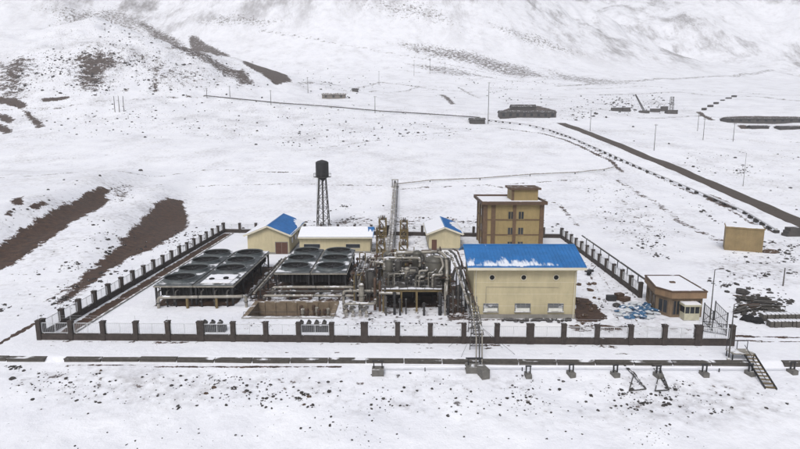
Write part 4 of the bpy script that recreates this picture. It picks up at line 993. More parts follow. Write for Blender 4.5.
for k in range(22):
    rr = random.Random(900 + k); x = rr.uniform(-2.4, 5.2); y = rr.uniform(78.3, 79.6); z = ZP + rr.uniform(.6, 2.2)
    r_ = rr.choice((.08, .12, .16)); m_ = rr.choice(('galv', 'galv_dark', 'vessel', 'dark', 'rust'))
    pipe_run('process_pipe', looks(r_, m_) + ' pipe loop on the platform deck', [(x, y, ZP + .05), (x, y, z), (x + rr.uniform(.5, 1.8), y, z), (x + rr.uniform(.5, 1.8), y + 1.8, z)], r_, m_, group='pipe loops on the platform', flanges=2)
# sloping pipes beside the hall
for k, (pts, lab, r, mt) in enumerate((
    ([(445, 252, 95), (451, 256, 90), (456.5, 269, 84), (462, 285, 77.5), (468, 303, 72.5)], 'left pale pipe slanting down beside the hall wall', .19, 'galv'),
    ([(449, 250, 96), (454.5, 254, 90.5), (460, 267, 84), (465.5, 284, 77.5), (472, 302, 72)], 'middle dark pipe slanting down beside the hall wall', .17, 'galv_dark'),
    ([(453, 249, 97), (457.5, 251, 91), (461.5, 262, 86), (467, 279, 79), (475.5, 305, 71.8)], 'right pale pipe slanting down beside the hall wall', .12, 'rust'))):
    pth = QP(pts); pipe_run('slanting_pipe', lab, pth, r, mt, [pth[2], pth[3]], flanges=5)

# pipe bridge over the front fence, carried on a lattice trestle
tb = P(478, 372, -.8); ty = tb.y
t = thing('pipe_trestle', 'lattice pipe trestle straddling the front fence beside the hall', 'trestle', (9.3, 66, 0))
for y, xx in ((69.5, 9.6), (63.6, 9.1)):
    for s_ in (-1, 1): MB().beam((xx + s_ * .75, y, gz(xx, y) - .2), (xx + s_ * .55, y, 3.3), .09).build('leg', 'galv_dark', t)
    m = MB()
    for k in range(4): z = .5 + .75 * k; m.beam((xx - .72, y, z), (xx + .68, y, z + .7), .06); m.beam((xx - .68, y, z), (xx + .68, y, z), .08)
    m.build('lattice', 'galv_dark', t)
for s_ in (-.55, .55): MB().beam((9.6 + s_, 70.2, 3.35), (9.0 + s_, 60.9, 2.9), .08).build('rail_beam', 'galv_dark', t)
m = MB()
for k in range(9): f = k / 8; x = 9.6 - .6 * f; y = 70 - 9 * f; z = 3.35 - .45 * f; m.beam((x - .6, y, z), (x + .6, y, z), .07)
m.build('cross_bar', 'galv_dark', t)
m = MB()
for a in ((-3.2, 64.5), (3.3, 64.2), (-2.0, 61.5), (4.4, 62.2)): m.tube([(9.1, 63.6, 3.3), (9.1 + a[0], a[1], gz(9.1 + a[0], a[1]))], .02, 5)
m.build('guy_wire', 'dark', t)
for k, dx in enumerate((-.35, .05, .4)):
    pipe_run('bridge_pipe', ['left pipe crossing over the front fence to the concrete block', 'middle pipe crossing over the front fence', 'right pipe crossing over the front fence'][k],
             [(10.0 + dx, 74.0 - .4 * k, 3.6), (9.6 + dx, 70, 3.55), (9.0 + dx, 60.6 + .3 * k, 3.1), (8.95 + dx, 60.0 + .3 * k, 2.8), (8.95 + dx, 59.6 + .3 * k, -.5)], .075, ('galv', 'galv_dark', 'galv')[k])

# ------------------------------------------------------------------ pipe bridge to the hillside
pe = T(395.5, 186); pb = 100.0
def bridge_pts(dx, z): return [(-2.0 + dx, 88, z + 2.3), (-2.0 + dx, 98, z + 2.3), (-2.0 + dx, 104, z + .4), (-1.9 + dx, 140, z + .4), (-1.9 + dx, 152, z), (pe.x + dx, pe.y, pe.z + 1.2)]
for k, dx in enumerate((-.55, .15, .8)):
    pts = bridge_pts(dx, 1.5); n = len(pts)
    extra = [] 
    sup = [(x, y, gz(x, y) + .1) for x, y in ()]
    pp = [Vector(p) for p in pts]
    base = [(p.x, p.y, p.z) for p in resample(pp[3:], 9)[1:]] if k == 1 else ()
    pipe_run('bridge_pipe', ['left pale pipe running back from the vessels up the snow', 'middle pale pipe running back from the vessels up the snow', 'right pale pipe running back from the vessels up the snow'][k], pts, (.3, .3, .2)[k], ('galv', 'galv', 'galv_dark')[k], base, flanges=0)
# end tee at the hillside and the cross-country line to the right
line = [T(u, v) for u, v in ((396, 186), (430, 182), (480, 180), (530, 176), (575, 174), (604, 171), (616, 168))]
lp = [p + Vector((0, 0, .75)) for p in resample(line, 12)]
pipe_run('hillside_pipeline', 'long thin pipeline crossing the snow behind the block', lp, .2, 'galv', lp[1:-1], flanges=0, seg=8, spt=.16)
e = T(395, 187)
t = thing('wellhead', 'grey wellhead frame where the pipes leave the slope', 'wellhead', e)
MB().box(e.x - 1.4, e.x + 1.4, e.y - .8, e.y + .8, e.z - .4, e.z + .4).build('base', 'concrete', t)
for x in (-1, 1): MB().box(e.x + x - .15, e.x + x + .15, e.y - .2, e.y + .2, e.z + .4, e.z + 2.6).build('upright', 'galv_dark', t)
MB().box(e.x - 1.3, e.x + 1.3, e.y - .2, e.y + .2, e.z + 2.6, e.z + 2.9).build('crosshead', 'galv', t)
MB().lathe((e.x, e.y, e.z + .4), [(.4, 0), (.4, .5), (.25, .6), (.25, 1.6), (.5, 1.7), (.2, 2.0)], 12).build('valve_tree', 'galv_dark', t, True)
# ochre trestles beside the bridge
for k, (x, y, h) in enumerate(((-4.2, 134, 4.6), (.9, 133, 4.2), (-4.4, 124, 4.2), (.9, 124, 4.0), (-3.9, 112, 3.2), (.7, 112, 3.0))):
    t = thing('ochre_trestle', ['ochre frame left of the pipe bridge at the rear fence', 'ochre frame right of the pipe bridge at the rear fence', 'second ochre frame left of the pipe bridge', 'second ochre frame right of the pipe bridge', 'nearest ochre frame left of the pipe bridge', 'nearest ochre frame right of the pipe bridge'][k], 'trestle', (x, y, 0))
    for a in (-.8, .8):
        for b in (-.9, .9): MB().beam((x + a, y + b, -.2), (x + a, y + b, h), .34).build('post', 'olive', t)
    for z in (h * .45, h * .98):
        m = MB()
        for b in (-.9, .9): m.beam((x - .9, y + b, z), (x + .9, y + b, z), .32)
        for a in (-.8, .8): m.beam((x + a, y - .8, z), (x + a, y + .8, z), .32)
        m.build('ring_beam', 'olive', t)
    m = MB(); m.beam((x - .8, y - .9, .2), (x + .8, y - .9, h * .45), .2); m.beam((x + .8, y - .9, h * .45), (x - .8, y - .9, h * .95), .2); m.build('brace', 'olive', t)
    for j in range(3): MB().tube([(x - .5 + j * .45, y - 2.5, h + .28), (x - .5 + j * .45, y + 2.5, h + .28)], .15, 8).build('pipe_stub', ('galv', 'rust', 'galv_dark')[j], t, True)
# small valves and barrels in the lane behind the process area
for k in range(10):
    rr = random.Random(50 + k); x = rr.choice((rr.uniform(-5.5, -3.6), rr.uniform(2.2, 6))) ; y = rr.uniform(97, 116); h = rr.uniform(1.0, 2.3)
    t = thing('pump_set', 'dark pump set in the lane behind the platform', 'pump', (x, y, 0), 'pump sets behind the platform')
    MB().box(x - .8, x + .8, y - .5, y + .5, -.1, .35).build('base', 'concrete', t)
    MB(Matrix.Translation((x - .7, y, .75)) @ Matrix.Rotation(R(90), 4, 'Y')).lathe((0, 0, 0), [(.2, 0), (.36, .06), (.36, .8), (.15, .85), (.15, 1.0), (.4, 1.02), (.4, 1.35), (.2, 1.4)], 12).build('motor', 'galv_dark' if k % 2 else 'rust', t, True)
    MB().tube([(x + .5, y, 1.0), (x + .5, y, h + .3), (x + .5, y + .8, h + .3)], .12, 8).build('outlet', 'galv', t, True)

# ------------------------------------------------------------------ water tower
tx, tyy = -20.6, 148.5; tz = gz(tx, tyy); top = Q(322, 178, tyy).z; tt_ = Q(322, 161.5, tyy).z
t = thing('water_tower', 'dark conical bottomed water tank on a tall lattice tower', 'water tower', (tx, tyy, tz))
leg_top, leg_bot = 1.15, 2.05
def lc(f, a): r = leg_bot + (leg_top - leg_bot) * f; return Vector((tx + r * math.cos(a) * 1.1, tyy + r * math.sin(a) * 1.1, tz + (top - tz) * f))
for q in range(4): a = q * math.pi / 2 + math.pi / 4; MB().beam(lc(0, a) + Vector((0, 0, -.4)), lc(1, a), .2).build('leg', 'tower', t); MB().boxc(lc(0, a) + Vector((0, 0, .05)), (.7, .7, .6)).build('footing', 'concrete', t)
for k in range(5):
    m = MB()
    for q in range(4):
        a, b = q * math.pi / 2 + math.pi / 4, (q + 1) * math.pi / 2 + math.pi / 4
        m.beam(lc(k / 5, a), lc((k + 1) / 5, b), .09); m.beam(lc(k / 5, b), lc((k + 1) / 5, a), .09); m.beam(lc((k + 1) / 5, a), lc((k + 1) / 5, b), .11)
    m.build('bracing', 'tower', t)
MB().tube([(tx, tyy, tz), (tx, tyy, top)], .22, 10).build('riser', 'tower', t, True)
hh = tt_ - top; tk = MB().lathe((tx, tyy, top - .6), [(.25, -.1), (1.62, .9), (1.68, 1.0), (1.68, hh + .35), (1.74, hh + .4), (1.2, hh + .75), (.12, hh + 1.05)], 20).build('tank', 'tank', t, True)
m = MB()
for k in range(12): x = tx + 1.685 * math.cos(k * .5236); y = tyy + 1.685 * math.sin(k * .5236); m.beam((x, y, top + .5), (x, y, top + hh - .3), .06)
m.build('stiffener', 'tank', tk)
MB().lathe((tx, tyy, top + .25), [(1.68, 0), (2.35, 0), (2.35, .08), (1.68, .08)], 20, cap=False).build('walkway', 'tower', t)
m = MB(); m.lathe((tx, tyy, top + 1.2), [(2.32, -.03), (2.36, -.03), (2.36, .03), (2.32, .03)], 20, cap=False)
for k in range(12): x = tx + 2.34 * math.cos(k * .5236); y = tyy + 2.34 * math.sin(k * .5236); m.beam((x, y, top + .3), (x, y, top + 1.2), .05)
m.build('handrail', 'tower', t)
m = MB()
for s_ in (-.2, .2): m.beam((tx - 1.4 + s_, tyy - 1.9, tz), (tx - .95 + s_, tyy - 1.3, top + .3), .05)
for k in range(28): f = k / 28; m.beam((tx - 1.6 + .45 * f, tyy - 1.9 + .6 * f, tz + (top + .3 - tz) * f), (tx - 1.2 + .45 * f, tyy - 1.9 + .6 * f, tz + (top + .3 - tz) * f), .035)
m.build('ladder', 'tower', t)

# ------------------------------------------------------------------ poles and lamps
def lamp(u, v0, v1, label, arm=.9, side=1, ground=None):
    b = ground or T(u, v0); h = Q(u, v1, b.y).z
    t = thing('lamp_post', label, 'lamp post', b)
    MB().tube([b + Vector((0, 0, -.3)), Vector((b.x, b.y, h))], .09, 8, .05).build('mast', 'galv_dark', t, True)
    MB().lathe(b + Vector((0, 0, -.1)), [(.2, 0), (.2, .25), (.1, .4)], 10).build('base', 'concrete', t)
    MB().tube([(b.x, b.y, h - .05), (b.x + side * arm, b.y, h + .12)], .04, 6).build('arm', 'galv_dark', t, True)
    MB().boxc((b.x + side * (arm + .2), b.y, h + .13), (.55, .2, .12)).build('lamp_head', 'galv_dark', t)
lamp(709.5, 325, 269.5, 'tall lamp post beside the open steel gate', .7, 1); 
lamp(728.5, 360, 304, 'slim lamp post in front of the fence corner pier', .4, 1)
lamp(743, 186, 153, 'lamp post standing beyond the asphalt road', 1.1, -1)
def upole(u, v0, v1, label, arms=1, r=.14):
    b = T(u, v0); h = Q(u, v1, b.y).z; t = thing('utility_pole', label, 'utility pole', b)
    MB().tube([b + Vector((0, 0, -.5)), Vector((b.x, b.y, h))], r * 1.25, 7, r * .8).build('pole', 'wood', t, True)
    for k in range(arms):
        z = h - .5 - .9 * k; ca = MB().box(b.x - .9, b.x + .9, b.y - r - .12, b.y - r + .02, z - .08, z + .08).build('crossarm', 'wood', t)
        m = MB()
        for x in (-.8, 0, .8): m.lathe((b.x + x, b.y - r - .05, z + .08), [(.06, 0), (.08, .1), (.05, .25)], 6)
        m.build('insulator', 'plinth', ca)
    return Vector((b.x, b.y, h - .4))
pp = [upole(590, 131, 110, 'utility pole left of the asphalt road near its far bend'), upole(654, 150.5, 124, 'utility pole just beyond the asphalt road, left of the lamp'),
      upole(703, 140, 118, 'middle pole of three below the dark banks'), upole(697.5, 131, 113, 'left pole of three below the dark banks'), upole(733, 141.5, 123, 'right pole of three below the dark banks')]
upole(783, 286, 268, 'short bare post on rubble by the right edge', 0, .1)
for k, (u, v0, v1) in enumerate(((115, 112, 96), (119.5, 112, 96), (124, 111.5, 96))): upole(u, v0, v1, ['left pole of the close trio on the far left slope', 'middle pole of the close trio on the far left slope', 'right pole of the close trio on the far left slope'][k], 0, .2)
for u, v0, v1, lab in ((207, 98, 88, 'far pole at the left end of the pipeline'), (230, 97, 86, 'far pole below the dark cutting'), (271, 105, 90, 'far pole standing over the pipeline'), (308, 93, 77, 'far pole left of the small stone shed'), (379, 85, 71, 'far pole right of the small stone shed'),
                       (414, 76, 60, 'left far pole of the pair at the foot of the mountain'), (430, 74, 58, 'right far pole of the pair at the foot of the mountain'), (445, 73, 62, 'small far pole under the mountain'), (488, 124, 82, 'far pole next to the dark shed'), (375, 113, 96, 'far pole above the middle of the pipeline')):
    upole(u, v0, v1, lab, 1, .2)

# ------------------------------------------------------------------ pipelines on the slope
pl = resample([T(u, v) for u, v in ((489, 121), (510, 123.5), (530, 126), (550, 131), (570, 138), (600, 151), (640, 169), (680, 186), (715, 201), (745, 214), (776, 233))], 5.5)
t = thing('road_pipeline', 'snow topped pipeline on dark blocks running beside the asphalt road', 'pipeline', pl[0])
MB().tube([p + Vector((0, 0, .95)) for p in pl], .32, 8).build('pipe', mat('snowed_pipe', (.5, .5, .51), .6, .1, 1, snow=.95), t, True)
for p in pl: MB().boxc(p + Vector((0, 0, .2)), (1.15, .9, 1.1)).build('support_block', 'rock', t)
fl = resample([T(u, v) for u, v in ((204, 96.5), (240, 100), (280, 104), (330, 107.5), (380, 112), (430, 115), (480, 118.5))], 30)
t = thing('far_pipeline', 'long dark pipeline crossing the far left slope', 'pipeline', fl[0])
MB().tube([p + Vector((0, 0, .8)) for p in fl], .36, 8).build('pipe', 'galv_dark', t, True)
for p in fl: MB().boxc(p + Vector((0, 0, .2)), (.8, .8, 1.3)).build('support_block', 'concrete', t)
gl = resample([T(u, v) for u, v in ((704, 110), (716, 104), (734, 97))], 24)
for p in gl:
    tag(MB().boxc(p + Vector((0, 0, .5)), (4.5, 3, 2.4), random.uniform(0, 1)).build('spoil_block', 'rock'), 'dark spoil heap in the slanting far row', 'rubble', 'slanting row of far spoil heaps')

# ------------------------------------------------------------------ far sheds and plant
def shed(u0, u1, v0, v1, depth, label, mat_='shed', rise=.25, cat='shed', windows=0):
    a, b = T(u0, v0), T(u1, v0); y = (a.y + b.y) / 2; z0 = min(a.z, b.z) - 1; x0, x1 = Q(u0, v0, y).x, Q(u1, v0, y).x; z1 = Q(u0, v1, y).z
    t = thing('shed', label, cat, ((x0 + x1) / 2, y, z0)); zr = z1; ze_ = z1 - (z1 - z0 - 1) * rise; ym = y + depth / 2
    m = MB(); m.add([(x0, y, z0), (x1, y, z0), (x1, y + depth, z0), (x0, y + depth, z0), (x0, y, ze_), (x1, y, ze_), (x1, y + depth, ze_), (x0, y + depth, ze_), (x0, ym, zr), (x1, ym, zr)],
                    [(0, 1, 5, 4), (2, 3, 7, 6), (1, 2, 6, 9, 5), (3, 0, 4, 8, 7)]); m.build('wall', mat_, t)
    o = .5
    for s_ in (0, 1):
        q = [(x0 - o, y - o, ze_ + .02), (x1 + o, y - o, ze_ + .02), (x1 + o, ym, zr + .1), (x0 - o, ym, zr + .1)] if s_ == 0 else [(x1 + o, y + depth + o, ze_ + .02), (x0 - o, y + depth + o, ze_ + .02), (x0 - o, ym, zr + .1), (x1 + o, ym, zr + .1)]
        MB().slab(q, .15).build('roof_slope', mat_, t)
    for k in range(windows):
        x = x0 + (x1 - x0) * (k + .5) / windows; hgt = ze_ - z0 - 1
        MB().box(x - .9, x + .9, y - .05, y, z0 + 1 + hgt * .3, z0 + 1 + hgt * .8).build('window', 'glass', t)
shed(322, 345, 98.5, 93, 7, 'small grey stone shed on the far slope', mat('grey_stone', (.17, .15, .13), .9, .3, .4, snow=.5), .3, windows=3)
shed(500, 556, 118, 110.5, 9, 'long dark shed near the far bend of the road', 'shed', .25, windows=8)
shed(512, 536, 112, 104.5, 9, 'shorter dark shed rising behind the long one', 'shed', .35)
shed(470, 485, 124, 118, 6, 'small dark shed left of the long far shed', 'shed', .3)
shed(352, 358, 92, 88, 5, 'tiny dark hut above the grey stone shed', 'shed', .3)
shed(728, 812, 122.5, 117.5, 10, 'very long low dark shed at the far right', 'shed', .3, windows=10)
shed(752, 769, 129, 125.6, 6, 'short low dark shed before the long far right one', 'shed', .3)
shed(780, 812, 129.5, 126, 6, 'low dark shed cut by the right edge, before the long one', 'shed', .3)
# drilling masts
b = T(644, 113); t = thing('drill_rig', 'leaning lattice drill mast on the far plain', 'drill rig', b); tp = Q(635.5, 94.5, b.y)
MB().boxc(b + Vector((0, 0, .8)), (7, 4, 2.2)).build('rig_base', 'shed', t)
for dx, dy in ((-.6, -.6), (.6, -.6), (.6, .6), (-.6, .6)): MB().beam(b + Vector((dx, dy, 1.5)), tp + Vector((dx * .5, dy * .5, 0)), .26).build('mast_leg', 'tower', t)
m = MB()
for k in range(7):
    f, g_ = k / 7, (k + 1) / 7; o = Vector((b.x, b.y, b.z + 1.5)); m.beam(o.lerp(tp, f) + Vector((-.6, -.6, 0)), o.lerp(tp, g_) + Vector((.5, -.5, 0)), .16)
m.build('lattice', 'tower', t)
b = T(671, 113.5); hz = Q(671, 96.5, b.y).z; t = thing('drill_rig', 'upright square drill tower on the far plain', 'drill rig', b)
MB().boxc(b + Vector((0, 0, 1.2)), (8, 5, 3)).build('rig_base', 'shed', t)
for dx in (-1.2, 1.2):
    for dy in (-1, 1): MB().beam(b + Vector((dx, dy, 2)), (b.x + dx * .8, b.y + dy * .8, hz), .3).build('mast_leg', 'tower', t)
m = MB()
for k in range(5): z0 = b.z + 2.5 + (hz - b.z - 3) * k / 5; z1 = b.z + 2.5 + (hz - b.z - 3) * (k + 1) / 5; m.beam((b.x - 1.1, b.y - 1, z0), (b.x + 1, b.y - 1, z1), .2); m.beam((b.x - 1.1, b.y - 1, z1), (b.x + 1, b.y - 1, z1), .2)
m.build('lattice', 'tower', t)
for k, (u, v, w_, h_) in enumerate(((617, 111, 9, 3), (626, 111.5, 6, 3.5), (655, 112, 7, 3), (664, 111, 5, 4))):
    b = T(u, v); t = thing('site_container', ['leftmost dark site container left of the leaning mast', 'dark site container next to the leaning mast', 'low dark site container between the two masts', 'taller dark site container left of the square mast'][k], 'container', b)
    MB().boxc(b + Vector((0, 0, h_ / 2 - .3)), (w_, 3, h_)).build('body', 'shed', t); MB().boxc(b + Vector((0, 0, h_ - .22)), (w_ + .2, 3.2, .16)).build('roof', 'snow', t)

# ------------------------------------------------------------------ pipe supports in front of the retaining wall
def sup_block(u, v, label, w_=1.3, d_=1.1, h_=.9, frame=True, rz=0):
    b = T(u, v); t = thing('pipe_support', label, 'pipe support', b, rz=rz)
    MB().box(-w_ / 2, w_ / 2, -d_ / 2, d_ / 2, -.5, h_).build('concrete_block', 'footing', t, local=True)
    if frame:
        for x in (-w_ * .35, w_ * .35): MB().box(x - .06, x + .06, -.06, .06, h_, h_ + .75).build('upright', 'dark', t, local=True)
        MB().box(-w_ * .5, w_ * .5, -.07, .07, h_ + .75, h_ + .87).build('crossbar', 'dark', t, local=True)
    return b
sup_block(378, 374, 'square concrete pipe block alone below the wall, left of the trestle', 1.3, 1.1, .7)
sup_block(474, 371, 'concrete pipe block at the foot of the trestle', 1.9, 1.2, .7); sup_block(483, 376, 'pale concrete block right beside the trestle foot', .9, 1.5, 1.0, False, .3)
for k, (u, v) in enumerate(((528, 377), (571, 375.5), (615, 376), (658, 377), (704, 375.5), (750, 375), (792, 373))):
    sup_block(u, v, ['first pipe support right of the trestle', 'second pipe support right of the trestle', 'third pipe support right of the trestle', 'fourth pipe support right of the trestle', 'fifth pipe support right of the trestle', 'pipe support beside the steel stair', 'pipe support at the far right edge'][k], 1.0 * .65, 1.0, .45, True, random.uniform(-.3, .3))
ln = [T(u, v) for u, v in ((376, 372.5), (474, 372), (571, 372), (658, 372.5), (720, 373), (770, 373), (830, 373))]
ln = [Vector((p.x, p.y + .2, gz(p.x, p.y + .2) + .5)) for p in resample(ln, 4)]
pipe_run('snowed_pipe_line', 'thin snowed pipe running along below the retaining wall', ln, .075, M['snow'], ln[1:-1:2], seg=6, spt=.05)
# fallen frames
for k, (pts, lab) in enumerate((([(624, 366), (646, 390), (629, 392), (634, 376)], 'left fallen steel frame lying on the snow'), ([(652, 366), (669, 391), (655, 392), (660, 372)], 'right fallen steel frame lying on the snow'))):
    g_ = [T(u, v) + Vector((0, 0, .12)) for u, v in pts]; t = thing('fallen_frame', lab, 'frame', g_[0] - Vector((0, 0, .1)))
    for a, b in ((0, 1), (1, 2), (2, 3), (3, 0), (3, 1)): MB().beam(g_[a] + Vector((0, 0, .25 if a == 3 else 0)), g_[b] + Vector((0, 0, .25 if b == 3 else 0)), .1).build('bar', 'galv_dark', t)
# steel stair over the wall
a, b = T(742, 362), T(771, 390)
t = thing('steel_stair', 'steel stair stepping down over the retaining wall at right', 'stair', (a.x, a.y, b.z))
tp1 = Vector((P(750, 361, 0).x, kerb_y(35) + .4, .75)); tp2 = b + Vector((0, 0, .1))
sd = (tp2 - tp1); sd.z = 0; sd.normalize(); sx = Vector((sd.y, -sd.x, 0)) * .55
for s_ in (-1, 1): MB().beam(tp1 + sx * s_, tp2 + sx * s_, .08, .25).build('stringer', 'dark', t)
for k in range(10): p = tp1.lerp(tp2, (k + .5) / 10); MB().beam(p - sx, p + sx, .28, .05).build('tread', 'olive', t)
MB().boxc(tp1 + Vector((-.7, .5, .05)), (2.6, 1.5, .1)).build('landing', 'galv', t)
for x in (-1.9, .5):
    for y in (-.1, 1.1): MB().box(tp1.x + x - .05, tp1.x + x + .05, tp1.y + y - .05, tp1.y + y + .05, -.9, tp1.z).build('leg', 'dark', t)
m = MB()
for x in (-1.9, -.7, .5): m.box(tp1.x + x - .03, tp1.x + x + .03, tp1.y + 1.17, tp1.y + 1.23, tp1.z + .1, tp1.z + 1.1)
m.box(tp1.x - 1.9, tp1.x + .5, tp1.y + 1.17, tp1.y + 1.23, tp1.z + 1.1, tp1.z + 1.16)
m.beam(tp1 + sx + Vector((0, 0, 1)), tp2 + sx + Vector((0, 0, .9)), .05); m.build('handrail', 'dark', t)

# ------------------------------------------------------------------ yard clutter
def lumpy(c, s, seed, squash=.6, seg=7, rings=4):
    r = random.Random(seed); vs = [Vector((0, 0, squash))]
    for i in range(1, rings):
        th = math.pi * i / rings
        for k in range(seg):
            ph = 2 * math.pi * (k + .5 * (i % 2)) / seg; f = r.uniform(.68, 1.2)
            vs.append(Vector((math.sin(th) * math.cos(ph) * f, math.sin(th) * math.sin(ph) * f, math.cos(th) * squash * f)))
    vs.append(Vector((0, 0, -squash))); fs = []
    for k in range(seg): fs.append((0, 1 + k, 1 + (k + 1) % seg))
    for i in range(rings - 2):
        for k in range(seg): a = 1 + i * seg + k; b = 1 + i * seg + (k + 1) % seg; fs.append((a, a + seg, b + seg, b))
    l = len(vs) - 1; o = 1 + (rings - 2) * seg
    for k in range(seg): fs.append((l, o + (k + 1) % seg, o + k))
    sx, sy = r.uniform(.8, 1.25), r.uniform(.7, 1.1); an = r.uniform(0, 3.14); rot = Matrix.Rotation(an, 3, 'Z')
    return [Vector(c) + rot @ Vector((p.x * s * sx, p.y * s * sy, p.z * s)) for p in vs], fs
# sacks
sack_meshes = []
for mt in ('sack_blue', 'sack_white'):
    for s_ in range(3):
        m = MB(); m.add(*lumpy((0, 0, 0), .48, s_ + 60, .38)); sack_meshes.append((m, mt))
protos = {}
sp = [P(u, v) for u, v in ((616, 310), (622, 306), (636, 305.5), (648, 308), (657, 313), (655, 318), (640, 319.5), (626, 317))]
k = 0; r = random.Random(5)
while k < 62:
    f, g_ = r.random(), r.random(); u = 616 + 42 * f; v = 305.5 + 14 * g_
    if ((u - 637) / 21) ** 2 + ((v - 312.6) / 7.2) ** 2 > 1 or r.random() < .08: continue
    p = P(u, v); i = r.choice((0, 1, 2, 0, 1, 3, 4, 5)); blue = i < 3
    lab = ('blue sack in the heap of sacks before the gate office', 'blue sacks in the heap') if blue else ('white sack in the heap of sacks before the gate office', 'white sacks in the heap')
    if i not in protos: o = sack_meshes[i][0].build('sack', sack_meshes[i][1], smooth=True, local=True); protos[i] = o
    else: o = bpy.data.objects.new('sack', protos[i].data); COL.objects.link(o)
    tag(o, lab[0], 'sack', lab[1]); sc = r.uniform(.8, 1.25); o.scale = (sc * 1.25, sc, sc); o.rotation_euler = (r.uniform(-.25, .25), r.uniform(-.25, .25), r.uniform(0, 6.28)); o.location = (p.x, p.y, .16 * sc + (.25 if r.random() < .3 else 0)); k += 1
# crates and rubble by the east fence
for k, (u, v, d_, mt, lab) in enumerate(((611, 300.5, (1.3, .9, .8), 'dark', 'dark crate before the east fence, left of two'), (619, 299.5, (1.2, .9, 1.0), 'rust', 'middle rusty crate before the east fence'), (625, 301, (1.6, .8, .6), 'rust', 'rusty crate nearest the sacks'))):
    p = P(u, v); t = thing('crate', lab, 'crate', p); MB().boxc(p + Vector((0, 0, d_[2] / 2)), d_, .3 * k).build('box', mt, t)
    m = MB()
    for q in (-.35, 0, .35): m.boxc(p + Vector((0, 0, d_[2] * (.5 + q))), (d_[0] + .06, d_[1] + .06, .08), .3 * k)
    m.build('batten', mt, t)
p = P(589, 275); t = thing('hand_cart', 'small dark cart standing by the east fence', 'cart', p)
MB().boxc(p + Vector((0, 0, .75)), (1.5, .8, .35), .5).build('tray', 'dark', t)
for s_ in (-.45, .45): MB(Matrix.Translation(p + Vector((s_ * .6, s_, .32))) @ Matrix.Rotation(R(90), 4, 'X')).lathe((0, 0, 0), [(.32, -.06), (.32, .06)], 12).build('wheel', 'black', t)
MB().beam(p + Vector((.6, .3, .8)), p + Vector((1.5, .8, 1.5)), .07).build('handle', 'dark', t)
p = P(616, 306.5); tag(MB().add(*lumpy(p + Vector((0, 0, .2)), .7, 3)).build('rubble_lump', 'rock'), 'dark lump between the crates and the sacks', 'rubble')
# rubble behind the front fence below the hall
r = random.Random(9)
for k in range(22):
    u = 503 + k * 3.1 + r.uniform(-1, 1); p = P(u, 321.5 + r.uniform(-.8, 1.5)); p.y = min(p.y, 74.5)
    tag(MB().add(*lumpy(p + Vector((0, 0, .18)), r.uniform(.25, .5), k + 300)).build('rubble_lump', 'rock'), 'snow dusted rubble lump at the foot of the hall', 'rubble', 'rubble along the foot of the hall')
for k in range(26):
    u = r.uniform(572, 600); p = P(u, r.uniform(283, 330))
    tag(MB().add(*lumpy(p + Vector((0, 0, .12)), r.uniform(.18, .55), k + 400)).build('rubble_lump', 'clod'), 'brown clod on the mud beside the hall', 'rubble', 'clods on the mud beside the hall')

# ------------------------------------------------------------------ building materials stacked at the right
def block_row(u0, u1, v, n, label, z=1.0):
    a, b = T(u0, v), T(u1, v); t = thing('block_stack', label, 'block stack', a)
    for k in range(n):
        p = a.lerp(b, (k + .5) / n); w_ = (b - a).length / n
        p.z = gz(p.x, p.y); q = MB().boxc(p + Vector((0, random.uniform(-.1, .1), z / 2 - .2)), (w_ * .86, 1.0, z + .4), random.uniform(-.08, .08)).build('block', 'kerb_side', t)
        MB().boxc(p + Vector((0, 0, z + .05)), (w_ * .7, .8, .1), random.uniform(-.1, .1)).build('block_snow', 'snow', q)
block_row(761, 812, 319.5, 13, 'rear row of dark blocks stacked by the muddy track', .8)
block_row(768, 812, 326.5, 12, 'front row of dark blocks stacked by the muddy track', .8)
for k, (u, v, s_, lab) in enumerate(((748, 321, 1.0, 'black tarpaulin heap at the left end of the block rows'), (756, 322.5, .9, 'second black tarpaulin heap against the block rows'))):
    p = T(u, v); tag(MB().add(*lumpy(p + Vector((0, 0, .3)), s_, 70 + k, .6, 10, 5)).build('tarpaulin', 'black', smooth=True), lab, 'tarpaulin')
r = random.Random(12)
for k, (u, v, w_, mt, lab) in enumerate(((742, 294, 1.0, 'rock', 'dark boulder above the lumber pile'), (760, 302.5, 0, 0, ''), )):
    if w_: p = T(u, v); tag(MB().add(*lumpy(p + Vector((0, 0, .3)), w_, 33)).build('boulder', mt), lab, 'rock')
for k, (u, v, L, an) in enumerate(((755, 302, 5.0, -.15), (762, 304, 4.5, -.1), (748, 310, 4.0, .3), (740, 312, 3.6, .5), (757, 309, 3.8, .1), (772, 311, 3.0, -.2))):
    p = T(u, v); t = thing('lumber_pile', ['upper left pile of weathered boards among the rubble', 'upper right pile of weathered boards among the rubble', 'middle pile of weathered boards among the rubble', 'leftmost pile of weathered boards, nearest the fence corner', 'lower middle pile of weathered boards among the rubble', 'rightmost small pile of weathered boards'][k], 'lumber', p)
    for j in range(7): MB().boxc(p + Vector((r.uniform(-.4, .4), r.uniform(-.6, .6), .1 + .11 * j)), (L * r.uniform(.7, 1), .28, .1), an + r.uniform(-.2, .2)).build('board', ('wet', 'wood', 'wet', 'rust')[r.randrange(4)], t)
for k in range(70):
    u, v = r.gauss(752, 16), r.gauss(306, 9)
    if u < 734: continue
    p = T(u, v); tag(MB().add(*lumpy(p + Vector((0, 0, .05)), r.uniform(.18, .6), k + 500)).build('rubble_lump', 'rock'), 'dark rubble lump strewn among the board piles', 'rubble', 'rubble among the board piles')
p0 = T(786, 236); t = thing('block_stack', 'dark stack of blocks at the right edge above the track', 'block stack', p0)
for j in range(3): MB().boxc(p0 + Vector((4 + .1 * j, 0, .35 + .72 * j)), (9 - .5 * j, 2.2, .7)).build('block', 'shed', t)
